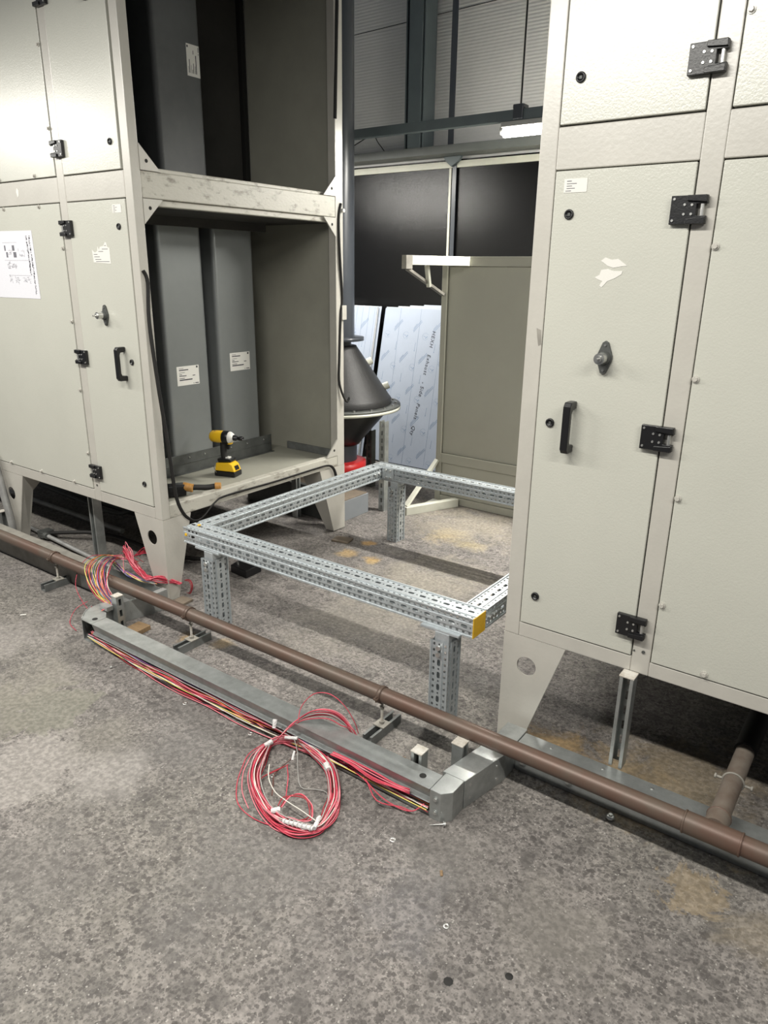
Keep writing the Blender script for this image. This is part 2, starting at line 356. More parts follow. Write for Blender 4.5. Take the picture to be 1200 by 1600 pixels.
# H column
c = thing('steel_column', 'wide teal grey steel column in front of the ribbed upper wall', 'column', (-2.53, 3.15, 2.453))
MB().box(-2.573, -2.456, 3.10, 3.115, 2.453, 4.6).build('front_flange', M['teal'], c, bevel=0.002)
MB().box(-2.612, -2.60, 3.115, 3.27, 2.453, 4.6).box(-2.60, -2.44, 3.18, 3.19, 2.453, 4.6).box(-2.45, -2.438, 3.115, 3.27, 2.453, 4.6).build('web', M['teal'], c, bevel=0.002)
t = MB().box(-9, 5, 3.262, 3.279, 2.315, 2.362).build('wall_rail', M['cream'], bevel=0.002); tag(t, 'bright cream flat rail capping the black wall boards', 'rail')
t = MB().box(-9, 5, 3.10, 3.26, 2.392, 2.452).build('ledge_rail', M['railgrey'], bevel=0.002); tag(t, 'grey angle rail just above the cream rail, passing in front of the column', 'rail')
t = MB().box(-9, 5, 2.228, 2.272, 2.388, 2.446).build('lamp_rail', M['teal'], bevel=0.003); tag(t, 'teal grey horizontal steel rail carrying the lit tube lamp', 'rail')
t = MB().tube([(-3.35, 3.27, 2.50), (-3.05, 3.26, 2.60), (-2.96, 3.25, 2.54), (-2.86, 3.25, 2.43)], 0.004).build('loose_cable', M['rubber']); tag(t, 'thin black cable hanging loosely before the ribbed wall at its lower left', 'cable')

# the lit batten lamp
LY = 2.25
l = thing('tube_lamp', 'lit white fluorescent tube lamp hanging under the teal rail', 'lamp', (-0.68, LY, 2.32))
MB().box(-1.305, -0.06, LY-0.028, LY+0.028, 2.357, 2.387).build('lamp_body', M['fixture'], l, bevel=0.004)
MB().cyl((-1.292, LY, 2.333), (-0.075, LY, 2.333), 0.027, n=20).build('lamp_tube', M['lamp'], l)
tube_or_fill_light(-0.68, LY, 2.303, 1.2, 46)
MB().cyl((-1.312, LY, 2.345), (-1.291, LY, 2.345), 0.024, n=20).build('end_cap', M['fixture'], l, bevel=0.002)
d = thing('hanging_rod', 'thin black rod dropping to a clamp on the teal rail above the lamp', 'rod', (-1.195, LY, 2.38))
MB().cyl((-1.195, LY, 2.47), (-1.195, LY, 4.6), 0.0052, n=10).build('rod', M['rubber'], d)
MB().box(-1.230, -1.160, LY-0.032, LY+0.032, 2.448, 2.470).box(-1.226, -1.164, LY-0.036, LY-0.024, 2.392, 2.470).build('rail_clamp', M['duct'], d, bevel=0.004)

# ------------------------------------------------------------------ door furniture (each a sub-part of its door)
def hinge(door, x, z, side):
    """x,z = middle of the plate; side = +1 when the knuckle points to +x"""
    s = side; m = MB()
    w, h = 0.043, 0.033
    out = [(-w, -h), (w*0.98, -h), (w, -h*0.42), (w*0.42, -h*0.42), (w*0.42, h*0.40), (w, h*0.40), (w*0.98, h), (-w, h)]
    m.prism([(x+s*a, -0.004, z+c) for a, c in out], (0, -0.014, 0))
    m.prism([(x+s*a, -0.018, z+c) for a, c in ((-w*0.1, -h), (w*0.95, -h), (w*0.97, -h*0.5), (-w*0.1, -h*0.62))], (0, -0.006, 0))
    m.prism([(x+s*a, -0.018, z+c) for a, c in ((-w*0.1, h), (w*0.95, h), (w*0.97, h*0.5), (-w*0.1, h*0.62))], (0, -0.006, 0))
    o = m.build('hinge', [M['black'], M['zinc']], door, bevel=0.0015)
    k = MB()
    for a, c in ((-0.82, 0.76), (-0.82, -0.72), (-0.22, 0.36), (-0.22, -0.30), (0.18, 0.33), (0.18, -0.30)):
        k.cyl((x+s*a*w, -0.017, z+c*h), (x+s*a*w, -0.0205, z+c*h), 0.0036, 0.0030, n=10)
    k.cyl((x+s*w*0.72, -0.012, z-0.016), (x+s*w*0.72, -0.012, z+0.016), 0.0048, n=10)
    # screws and pin live in the same mesh as the plate so the hinge stays one sub-part
    base = len(o.data.vertices)
    join_into(o, k, M['zinc'])
    return o
def join_into(o, k, mt):
    """append the shapes of k to the mesh of o as a second material"""
    me = o.data; O = WL[o.name]
    vs = [tuple(v.co) for v in me.vertices]+[tuple(_v(p)-O) for p in k.v]; n0 = len(me.vertices)
    fs = [list(p.vertices) for p in me.polygons]+[[i+n0 for i in f] for f in k.f]
    mi = [p.material_index for p in me.polygons]+[1]*len(k.f); sm = [p.use_smooth for p in me.polygons]+k.sm
    mats = [m for m in me.materials]
    me.clear_geometry(); me.from_pydata(vs, [], fs)
    for p, i, s in zip(me.polygons, mi, sm): p.material_index = i; p.use_smooth = s
    me.update()
def lock(door, x, z):
    m = MB(); m.lathe((x, -0.003, z), [(0.0, 0.0), (0.013, 0.0), (0.013, -0.004), (0.0115, -0.006), (0.0085, -0.006), (0.0080, -0.0025), (0.0, -0.0025)], axis=(0, 1, 0), n=20)
    m.mat(1).box(x-0.0035, x+0.0035, -0.0062, -0.005, z-0.0035, z+0.0035)
    return m.build('lock', [M['black'], M['galv_dark']], door)
def handle(door, x, z0, z1):
    m = MB(); w = 0.011
    prof = [(0.0, z0), (0.0, z0+0.022), (-0.026, z0+0.024), (-0.031, z0+0.036), (-0.031, z1-0.036), (-0.026, z1-0.024), (0.0, z1-0.022), (0.0, z1),
            (-0.038, z1), (-0.047, z1-0.012), (-0.047, z0+0.012), (-0.038, z0)]
    n = len(prof)
    vs = [(x-w, y-0.004, z) for y, z in prof]+[(x+w, y-0.004, z) for y, z in prof]
    quads = [(0, 1, 2, 11), (11, 2, 3, 10), (10, 3, 4, 9), (9, 4, 5, 8), (8, 5, 6, 7)]
    fs = [q for q in quads]+[tuple(i+n for i in q)[::-1] for q in quads]+[(i, n+i, n+(i+1) % n, (i+1) % n) for i in range(n)]
    m.add(vs, fs)
    return m.build('handle', M['black'], door, bevel=0.003, seg=3)
def valve(door, x, z, s=1):
    m = MB(); out = []
    for a, c in ((0, 0.046), (0.008, 0.041), (0.021, 0.006), (0.021, -0.006), (0.008, -0.041), (0, -0.046), (-0.008, -0.041), (-0.021, -0.006), (-0.021, 0.006), (-0.008, 0.041)):
        out.append((x+a, -0.003, z+c))
    m.prism(out, (0, -0.008, 0))
    m.lathe((x, -0.011, z), [(0.019, 0.0), (0.017, -0.014), (0.015, -0.016), (0.0, -0.016)], axis=(0, 1, 0), n=24)
    m.mat(1).cyl((x, -0.024, z), (x, -0.050, z), 0.015, n=24).cyl((x, -0.050, z), (x, -0.056, z), 0.009, n=16).cyl((x, -0.055, z), (x, -0.070, z), 0.0035, n=8)
    m.cyl((x, -0.010, z+0.034), (x, -0.0135, z+0.034), 0.0035, n=8).cyl((x, -0.010, z-0.034), (x, -0.0135, z-0.034), 0.0035, n=8)
    return m.build('pressure_port', [M['galv_dark'], M['steel']], door, bevel=0.0008)
def bolt(parent, x, z, r=0.0075, mt='frame'):
    return MB().cyl((x, -0.003, z), (x, -0.006, z), r*1.25, n=14).cyl((x, -0.006, z), (x, -0.013, z), r*0.85, r*0.8, n=6).build('bolt', M[mt], parent, bevel=0.0006)
def sticker(door, x0, x1, z0, z1, lines, name='sticker', y=-0.0042, mt='sticker'):
    m = MB(); m.box(x0, x1, y, y+0.001, z0, z1); m.mat(1)
    for (u0, u1, w0, w1) in lines:
        m.box(x0+(x1-x0)*u0, x0+(x1-x0)*u1, y-0.0004, y, z0+(z1-z0)*w0, z0+(z1-z0)*w1)
    return m.build(name, [M[mt], M['ink']], door)
STK = [(0.12, 0.32, 0.80, 0.86), (0.12, 0.55, 0.62, 0.67), (0.12, 0.35, 0.45, 0.50), (0.12, 0.48, 0.28, 0.33), (0.08, 0.32, 0.10, 0.15)]

def door(unit, x0, x1, z0, z1, label=None):
    return MB().box(x0, x1, -0.003, 0.030, z0, z1).build('access_door', M['panel'], unit, bevel=0.0025, label=label)
def panel(unit, x0, x1, z0, z1):
    return MB().box(x0, x1, -0.003, 0.020, z0, z1).build('side_panel', M['panel'], unit, bevel=0.0025)
def leg_front(unit, x_out, x_in, zt, xb_out, xb_in, hole, depth_t=0.167, depth_b=0.06, y0=0.0, dirn=1):
    """sheet leg folded round the corner: trapezoid front plate with a round hole and a trapezoid side plate"""
    m = MB(); N = 24; hx, hz, r = hole; th = 0.005
    outer = [(xb_out, 0.006), (xb_in, 0.006), (x_in, zt), (x_out, zt)]
    # front plate with hole: ring of quads from hole to outline
    def hit(a):
        dx, dz = math.cos(a), math.sin(a); best = 9
        for i in range(4):
            (ax, az), (bx, bz) = outer[i], outer[(i+1) % 4]
            ex, ez = bx-ax, bz-az; den = dx*ez-dz*ex
            if abs(den) < 1e-9: continue
            t_ = ((ax-hx)*ez-(az-hz)*ex)/den; u_ = ((ax-hx)*dz-(az-hz)*dx)/den
            if t_ > 0 and -1e-6 <= u_ <= 1+1e-6: best = min(best, t_)
        return (hx+dx*best, hz+dz*best)
    angs = sorted([2*math.pi*i/N for i in range(N)]+[math.atan2(z-hz, x-hx) % (2*math.pi) for x, z in outer])
    n = len(angs); vi = [(hx+r*math.cos(a), hz+r*math.sin(a)) for a in angs]; vo = [hit(a) for a in angs]
    vs = [(x, y0, z) for x, z in vi]+[(x, y0, z) for x, z in vo]+[(x, y0+th*dirn, z) for x, z in vi]+[(x, y0+th*dirn, z) for x, z in vo]
    fs = []
    for i in range(n):
        j = (i+1) % n
        fs += [(i, j, n+j, n+i), (2*n+j, 2*n+i, 3*n+i, 3*n+j), (j, i, 2*n+i, 2*n+j), (n+i, n+j, 3*n+j, 3*n+i)]
    m.add(vs, fs)
    s = 1 if x_in > x_out else -1
    if depth_t:
        m.prism([(x_out, y0+th*dirn, zt), (x_out, y0+depth_t*dirn, zt), (xb_out, y0+depth_b*dirn, 0.006), (xb_out, y0+th*dirn, 0.006)], (s*th, 0, 0))
        # returned edges
    m.box(min(xb_out, xb_in), max(xb_out, xb_in), min(y0, y0+0.06*dirn), max(y0, y0+0.06*dirn), 0.0, 0.006)
    return m.build('leg', M['frame'], unit)

# ------------------------------------------------------------------ left air handling unit
XL = -1.796; YB = 1.36; ZT = 3.05
u = thing('air_handling_unit', 'cream grey air handling unit on the left, its end standing open beside the gap', 'ventilation unit', (-2.8, 0.68, 0))
f = MB()
f.box(XL-0.052, XL, 0, 0.045, 0.4155, ZT)            # front corner post
f.box(XL-0.052, XL, 1.295, YB, 0.4155, ZT)           # rear corner post
f.box(-2.340, -2.284, 0.0, 0.045, 0.4155, ZT)        # post between door and panel
f.box(-4.3, -2.340, 0, 0.045, 0.4155, 0.471); f.box(-2.284, XL-0.052, 0, 0.045, 0.4155, 0.471)
f.box(-4.3, -2.340, 0, 0.045, 1.8275, 1.932); f.box(-2.284, XL-0.052, 0, 0.045, 1.8275, 1.932)
f.box(-4.3, XL, 0, 0.045, ZT, ZT+0.05)
f.box(-4.3, -2.4, 1.31, YB, 0.4155, 0.471)
f.build('frame', M['frame'], u, bevel=0.003)
m = MB(); m.box(XL-0.050, XL-0.001, 0.045, 1.295, 1.8275, 1.932); m.box(XL-0.075, XL-0.015, 0.045, 1.295, 1.80, 1.8275); m.box(XL-0.075, XL-0.020, 0.045, 1.295, 1.932, 1.95)
m.build('cross_beam', M['grime'], u, bevel=0.004, label='scuffed and smeared cross beam')
m = MB(); m.box(XL-0.05, XL-0.001, 0.045, 1.295, 0.4155, 0.482); m.build('sill_beam', M['grime'], u, bevel=0.004, label='grimy sill beam')
m = MB(); m.box(XL-0.05, XL, 0.045, 1.295, ZT, ZT+0.05); m.build('top_beam', M['frame'], u, bevel=0.003)
GH = 0.0045
def gusset(yc, zc, sy, sz):
    a = 0.10
    m = MB(); m.prism([(XL-0.006, yc, zc), (XL-0.006, yc+sy*a, zc), (XL-0.006, yc, zc+sz*a)], (0.008, 0, 0))
    m.mat(1).cyl((XL+0.0022, yc+sy*0.032, zc+sz*0.036), (XL+0.0030, yc+sy*0.032, zc+sz*0.036), 0.0075, n=12)
    return m.build('corner_gusset', [M['frame'], M['gap']], u)
gusset(0.045, 1.934, 1, 1); gusset(0.045, 1.8255, 1, -1); gusset(1.295, 1.934, -1, 1); gusset(1.295, 1.8255, -1, -1); gusset(1.295, 0.484, -1, 1)
# inner lining
MB().box(-4.3, -1.85, 1.33, 1.345, 0.455, 1.80).box(-2.47, -1.85, 1.33, 1.345, 1.945, ZT).build('rear_lining', M['inner'], u)
MB().box(-4.3, -2.50, 1.33, 1.345, 1.945, ZT).box(-4.28, -2.3, 0.047, 0.055, 0.48, ZT).build('dark_lining', M['inner_dark'], u)
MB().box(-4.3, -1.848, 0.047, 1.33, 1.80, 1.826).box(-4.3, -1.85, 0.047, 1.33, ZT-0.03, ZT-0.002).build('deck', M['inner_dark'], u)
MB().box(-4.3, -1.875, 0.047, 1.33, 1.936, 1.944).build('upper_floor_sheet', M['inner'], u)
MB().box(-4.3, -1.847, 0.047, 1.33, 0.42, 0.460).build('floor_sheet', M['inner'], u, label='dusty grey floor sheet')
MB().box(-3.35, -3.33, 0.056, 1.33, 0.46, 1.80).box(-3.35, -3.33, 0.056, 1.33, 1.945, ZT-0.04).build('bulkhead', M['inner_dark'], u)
MB().box(-4.3, XL-0.01, 1.345, YB, 0.471, ZT).build('rear_panel', M['panel'], u)
# angle strips round the baffles
m = MB(); m.box(-2.262, -2.258, 0.056, 1.20, 0.461, 0.568); m.box(-2.262, -2.235, 0.056, 1.20, 0.461, 0.464); m.box(-2.2575, -2.2535, 0.056, 1.195, 0.515, 0.518)
m.build('retaining_angle', M['galv_dark'], u, bevel=0.001)
m = MB(); m.box(-2.262, -2.24, 0.056, 1.20, 1.755, 1.80); m.build('retaining_angle', M['inner_dark'], u)
m = MB(); m.box(-2.235, -1.86, 1.315, 1.33, 0.461, 0.505); m.build('skirt_strip', M['galv_mid'], u, bevel=0.001)
MB().box(-1.876, -1.868, 1.3285, 1.33, 0.47, 1.79).box(-1.876, -1.868, 1.3285, 1.33, 1.95, ZT-0.04).build('edge_seal', M['galv_dark'], u)
MB().box(-2.53, -2.48, 1.30, 1.33, 1.945, ZT-0.04).build('seal_strip', M['gap'], u)
# rivets in the retaining angle
for y in (0.55, 0.66, 0.86, 0.99, 1.13):
    MB().cyl((-2.258, y, 0.545), (-2.252, y, 0.545), 0.005, 0.003, n=10).build('rivet', M['zinc'], u)
# legs
leg_front(u, XL, -2.014, 0.4155, XL, -1.884, (-1.890, 0.311, 0.036))
leg_front(u, -3.309, -3.053, 0.4155, -3.275, -3.19, (-3.21, 0.285, 0.038), depth_t=0, depth_b=0)
m = MB(); m.prism([(-3.058, 0.0, 0.4155), (-3.058, 0.16, 0.4155), (-3.12, 0.08, 0.3), (-3.195, 0.06, 0.006), (-3.195, 0.0, 0.006)], (0.004, 0, 0)); m.build('leg_side', M['frame'], u)
m = MB(); m.prism([(XL-0.003, 1.131, 0.4155), (XL-0.003, YB, 0.4155), (XL-0.003, YB, 0.006), (XL-0.003, 1.25, 0.006)], (0.004, 0, 0))
m.prism([(XL, 1.131, 0.4155), (XL, 1.25, 0.006), (XL-0.06, 1.25, 0.006), (XL-0.17, 1.131, 0.4155)], (0, 0.004, 0))
m.prism([(XL, YB, 0.4155), (XL-0.21, YB, 0.4155), (XL-0.09, YB, 0.006), (XL, YB, 0.006)], (0, -0.004, 0))
m.build('leg', M['frame'], u)
# seal backing behind the gaps
MB().box(-4.3, XL-0.04, 0.034, 0.044, 0.44, ZT).build('door_seal', M['gap'], u)
# doors and panels
dl = door(u, -2.280, -1.852, 0.475, 1.8235)
hinge(dl, -2.292, 1.716, -1); hinge(dl, -2.292, 1.143, -1); hinge(dl, -2.287, 0.576, -1)
lock(dl, -1.908, 1.716); lock(dl, -1.909, 1.148); lock(dl, -1.904, 0.579)
handle(dl, -1.961, 1.062, 1.213); valve(dl, -2.070, 1.345)
sticker(dl, -1.943, -1.881, 1.770, 1.803, STK)
# torn label
m = MB(); m.prism([(-2.119, -0.0032, 1.571), (-1.992, -0.0032, 1.566), (-1.992, -0.0032, 1.632), (-2.005, -0.0032, 1.634), (-2.012, -0.0032, 1.652), (-2.022, -0.0032, 1.655), (-2.035, -0.0032, 1.640), (-2.062, -0.0032, 1.636), (-2.070, -0.0032, 1.622), (-2.078, -0.0032, 1.640), (-2.085, -0.0032, 1.618), (-2.105, -0.0032, 1.612), (-2.124, -0.0032, 1.625)], (0, -0.0008, 0))
m.mat(1)
for z, x0, x1 in ((1.640, -2.028, -2.015), (1.626, -2.048, -2.005), (1.616, -2.075, -2.04), (1.604, -2.113, -2.085), (1.594, -2.11, -2.07), (1.583, -2.105, -2.06), (1.574, -2.10, -2.0)):
    m.box(x0, x1, -0.0046, -0.004, z, z+0.0022)
m.build('torn_label', [M['sticker'], M['ink']], dl)
du = door(u, -2.280, -1.8595, 1.936, 2.97)
hinge(du, -2.290, 2.041, -1); hinge(du, -2.288, 2.61, -1)
lock(du, -1.913, 2.041); handle(du, -1.98, 2.545, 2.70)
pl = panel(u, -4.25, -2.344, 0.475, 1.8235)
for z in (1.632, 1.305, 0.979, 0.661): bolt(pl, -2.351, z)
for x in (-2.511, -2.831, -3.15): bolt(pl, x, 1.815); bolt(pl, x, 0.484)
pu = panel(u, -4.25, -2.344, 1.936, 2.97)
for z in (2.128, 2.448): bolt(pu, -2.353, z)
for x in (-2.515, -2.828): bolt(pu, x, 1.946)
MB().cyl((-2.309, 0.0, 0.499), (-2.309, -0.003, 0.499), 0.005, n=10).build('rivet', M['galv_dark'], u)
# chipped white paint
m = MB(); m.prism([(-2.700, -0.0002, 1.888), (-2.690, -0.0002, 1.905), (-2.676, -0.0002, 1.892), (-2.682, -0.0002, 1.870), (-2.692, -0.0002, 1.862)], (0, -0.0006, 0)); m.build('paint_chip', M['sticker'], u)
# loose rubber seal along the end opening
sx = XL+0.004
MB().tube([(sx, 0.012, 1.54), (sx, 0.030, 1.49), (sx, 0.020, 1.336), (sx+0.01, 0.030, 1.059), (sx+0.01, 0.055, 0.79), (sx+0.01, 0.075, 0.539), (sx+0.015, 0.105, 0.434), (sx+0.02, 0.150, 0.385), (sx+0.02, 0.190, 0.373), (sx+0.02, 0.235, 0.390), (sx+0.012, 0.314, 0.437), (sx+0.006, 0.40, 0.449), (sx+0.005, 0.749, 0.443), (sx+0.005, 1.06, 0.445), (sx+0.006, 1.20, 0.44), (sx+0.008, 1.25, 0.40), (sx+0.008, 1.27, 0.33)], 0.0085, k=8, sub=5, flat=0.5).build('loose_seal', M['rubber'], u)
MB().tube([(sx, 1.338, 1.90), (sx, 1.318, 1.82), (sx+0.004, 1.322, 1.62), (sx, 1.345, 1.40), (sx, 1.33, 1.31), (sx, 1.315, 1.06), (sx+0.004, 1.310, 0.915), (sx+0.02, 1.350, 0.81), (sx+0.03, 1.37, 0.83)], 0.007, k=8, sub=5).build('loose_seal', M['rubber'], u)
MB().tube([(sx, 1.325, 3.0), (sx, 1.317, 2.848), (sx, 1.309, 2.679), (sx, 1.302, 2.505), (sx, 1.294, 2.311)], 0.009, k=8, sub=4).build('loose_seal', M['rubber'], u)
MB().box(XL, XL+0.012, 1.335, 1.375, 1.28, 1.36).build('latch_tab', M['frame'], u, bevel=0.002)
MB().cyl((XL, 1.35, 1.865), (XL+0.016, 1.35, 1.865), 0.010, n=14).build('clip', M['sticker'], u)

# silencer baffles inside the opening
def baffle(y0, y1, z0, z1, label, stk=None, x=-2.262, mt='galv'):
    t_ = thing('silencer_baffle', label, 'baffle', ((x-0.5), (y0+y1)/2, z0))
    m = MB(); r = 0.022; pts = []
    for i in range(6):
        a = math.pi/2*i/5; pts.append((x-r+r*math.cos(a+math.pi*1.5) if False else x-r+r*math.sin(a), y0+r-r*math.cos(a)))
    for i in range(6):
        a = math.pi/2*i/5; pts.append((x-r+r*math.cos(a), y1-r+r*math.sin(a)))
    pts += [(x-0.9, y1), (x-0.9, y0)]
    m.prism([(px, py, z0) for px, py in pts], (0, 0, z1-z0))
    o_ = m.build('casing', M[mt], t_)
    for p_ in o_.data.polygons:
        if abs(p_.normal.z) < 0.5: p_.use_smooth = False
    if stk:
        ya, yb, za, zb, rot = stk
        m = MB(); m.box(x, x+0.0008, ya, yb, za, zb); m.mat(1)
        L_ = [(0.10, 0.30, 0.88, 0.90), (0.10, 0.52, 0.78, 0.83), (0.10, 0.35, 0.66, 0.68), (0.10, 0.22, 0.56, 0.59), (0.10, 0.42, 0.48, 0.52), (0.10, 0.34, 0.36, 0.39), (0.10, 0.68, 0.26, 0.32), (0.88, 0.95, 0.86, 0.96), (0.70, 0.82, 0.46, 0.50), (0.72, 0.75, 0.05, 0.09), (0.80, 0.96, 0.05, 0.09)]
        for a0, a1, c0, c1 in L_:
            if rot: m.box(x+0.0008, x+0.0012, ya+(yb-ya)*(1-c1), ya+(yb-ya)*(1-c0), za+(zb-za)*a0, za+(zb-za)*a1)
            else: m.box(x+0.0008, x+0.0012, ya+(yb-ya)*a0, ya+(yb-ya)*a1, za+(zb-za)*c0, za+(zb-za)*c1)
        m.build('label_sheet', [M['sticker'], M['ink_dark']], t_)
    return t_
baffle(0.452, 0.741, 0.461, 1.758, 'galvanised splitter baffle in the lower opening, left one, with a white label', (0.514, 0.664, 0.945, 1.048, False), x=-2.264)
baffle(0.815, 1.116, 0.461, 1.758, 'galvanised splitter baffle in the lower opening, right one beside the beige lining', (0.896, 1.050, 0.988, 1.091, False), x=-2.264)
baffle(0.10, 0.385, 1.945, 3.0, 'shade toned metal baffle at the left edge of the upper opening', x=-2.264, mt='galv_shaded')
baffle(0.52, 0.815, 1.945, 3.0, 'shade toned metal baffle in the upper opening carrying a sideways white label', (0.722, 0.802, 2.46, 2.60, True), x=-2.264, mt='galv_shaded')
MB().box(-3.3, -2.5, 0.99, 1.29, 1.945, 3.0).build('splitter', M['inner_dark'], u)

# paper drawing taped on the panel
t = thing('paper_drawing', 'white paper with printed unit diagrams taped to the left panel', 'paper', (-2.8, -0.004, 1.4))
m = MB(); m.prism([(-3.003, -0.0035, 1.397), (-2.601, -0.0035, 1.400), (-2.605, -0.0035, 1.714), (-3.0, -0.0035, 1.717)], (0, -0.001, 0)); m.build('sheet', M['paper'], t)
m = MB(); yy = -0.005
def q(x0, x1, z0, z1): m.box(x0, x1, yy, yy+0.0004, z0, z1)
def rel(px, pz): return (-2.905+px*0.30, 1.40+pz*0.315)
for a0, a1, c0, c1 in ((0.09, 0.13, 0.71, 0.79), (0.34, 0.41, 0.71, 0.79), (0.13, 0.18, 0.61, 0.69), (0.36, 0.45, 0.61, 0.69)):
    x0, z0 = rel(a0, c0); x1, z1 = rel(a1, c1); q(x0, x1, z0, z1)
o_ = m.build('printed_blocks', M['ink'], t)
m = MB(); rr = random.Random(3)
for (a, c, w, h, n) in ((0.10, 0.44, 0.13, 0.08, 22), (0.33, 0.44, 0.08, 0.07, 14), (0.52, 0.60, 0.20, 0.11, 18), (0.13, 0.22, 0.10, 0.11, 16), (0.30, 0.20, 0.14, 0.12, 24), (0.52, 0.22, 0.26, 0.10, 30), (0.26, 0.44, 0.06, 0.08, 12), (0.20, 0.64, 0.10, 0.08, 14)):
    for k in range(n):
        aa = a+rr.random()*w; cc = c+rr.random()*h; x0, z0 = rel(aa, cc); L_ = rr.random()*0.012+0.002
        if rr.random() < 0.5: q(x0, x0+L_, z0, z0+0.0010)
        else: q(x0, x0+0.0010, z0, z0+L_)
for (a0, a1, c) in ((0.05, 0.85, 0.565), (0.12, 0.82, 0.34), (0.05, 0.5, 0.83)):
    x0, z0 = rel(a0, c); x1, _ = rel(a1, c); q(x0, x1, z0, z0+0.0008)
m.build('printed_lines', M['ink'], t)
m = MB()
for row, x0 in ((0, 0.80), (1, 0.885)):
    zc = 0.92
    while zc > (0.36 if row == 0 else 0.06):
        x_, z_ = rel(x0+rr.random()*0.01, zc); q(x_, x_+0.013, z_, z_+0.0012); q(x_+rr.random()*0.01, x_+0.003+rr.random()*0.01, z_-0.006, z_+0.002)
        zc -= 0.016+rr.random()*0.02
m.build('handwriting', M['ink_dark'], t)

# ------------------------------------------------------------------ right air handling unit
ur = thing('air_handling_unit', 'cream grey air handling unit on the right, its doors closed', 'ventilation unit', (1.0, 0.68, 0))
XR = 2.6
f = MB()
f.box(0, 0.0515, 0, 0.045, 0.4155, ZT); f.box(0, 0.05, 1.295, YB, 0.4155, ZT); f.box(0.4195, 0.4735, 0, 0.045, 0.4155, ZT)
f.box(0.0515, 0.4195, 0, 0.045, 0.4155, 0.4655); f.box(0.4735, XR, 0, 0.045, 0.4155, 0.4625)
f.box(0.0515, 0.4195, 0, 0.045, 1.8125, 1.916); f.box(0.4735, XR, 0, 0.045, 1.8125, 1.916)
f.box(0, XR, 0, 0.045, ZT, ZT+0.05); f.box(0, 0.05, 0.045, 1.295, 0.4155, 0.48); f.box(0, 0.05, 0.045, 1.295, 1.8125, 1.916); f.box(0, XR, 1.31, YB, 0.4155, 0.471)
f.build('frame', M['frame'], ur, bevel=0.003)
MB().box(0.02, 0.03, 0.045, 1.295, 0.48, 1.8125).box(0.02, 0.03, 0.045, 1.295, 1.916, ZT).build('end_panel', M['inner'], ur)
MB().box(0.03, XR, 0.047, 1.31, 0.42, 0.455).build('floor_sheet', M['inner_dark'], ur)
MB().box(0.05, XR, 1.345, YB, 0.471, ZT).build('rear_panel', M['panel'], ur)
MB().box(0.03, XR, 0.034, 0.044, 0.44, ZT).build('door_seal', M['gap'], ur)
leg_front(ur, 0.0, 0.215, 0.4155, 0.0, 0.088, (0.088, 0.311, 0.034))
m = MB(); m.prism([(0, 1.131, 0.4155), (0, YB, 0.4155), (0, YB, 0.006), (0, 1.25, 0.006)], (0.004, 0, 0)); m.prism([(0, YB, 0.4155), (0.21, YB, 0.4155), (0.09, YB, 0.006), (0, YB, 0.006)], (0, -0.004, 0)); m.build('leg', M['frame'], ur)
dr = door(ur, 0.0545, 0.4165, 0.4685, 1.8095)
hinge(dr, 0.413, 1.701, 1); hinge(dr, 0.411, 1.132, 1); hinge(dr, 0.410, 0.567, 1)
lock(dr, 0.102, 1.701); lock(dr, 0.099, 1.133); lock(dr, 0.100, 0.572)
handle(dr, 0.165, 1.056, 1.205); valve(dr, 0.242, 1.332)
sticker(dr, 0.081, 0.145, 1.755, 1.789, STK)
m = MB()
for out in ([(0.203, 1.583), (0.215, 1.592), (0.232, 1.586), (0.250, 1.588), (0.275, 1.571), (0.262, 1.570), (0.238, 1.566), (0.222, 1.571), (0.212, 1.578)],
            [(0.190, 1.541), (0.203, 1.548), (0.206, 1.560), (0.224, 1.563), (0.240, 1.558), (0.264, 1.558), (0.262, 1.550), (0.246, 1.540), (0.226, 1.532), (0.212, 1.516), (0.205, 1.520), (0.212, 1.532), (0.200, 1.536)]):
    m.prism([(x, -0.0032, z) for x, z in out], (0, -0.0008, 0))
m.build('torn_label', M['sticker'], dr)
dr2 = door(ur, 0.0545, 0.4165, 1.920, 2.97)
hinge(dr2, 0.411, 2.025, 1); lock(dr2, 0.102, 2.025); handle(dr2, 0.165, 2.55, 2.70)
pr_ = panel(ur, 0.4765, XR-0.05, 0.4655, 1.8085)
for z in (1.617, 1.296, 0.974, 0.654): bolt(pr_, 0.485, z)
for x in (0.625, 0.93): bolt(pr_, x, 0.480)
pr2 = panel(ur, 0.4765, XR-0.05, 1.920, 2.97); bolt(pr2, 0.487, 2.110); bolt(pr2, 0.487, 2.43)
MB().cyl((0.452, 0.0, 0.49), (0.452, -0.003, 0.49), 0.005, n=10).cyl((0.425, 0.0, 0.487), (0.425, -0.002, 0.487), 0.003, n=8).build('rivet', M['galv_dark'], ur)
m = MB(); m.prism([(0.032, -0.0002, 1.40), (0.046, -0.0002, 1.395), (0.050, -0.0002, 1.355), (0.041, -0.0002, 1.350), (0.036, -0.0002, 1.375)], (0, -0.0004, 0)); m.build('scuff_mark', M['galv_dusty'], ur)

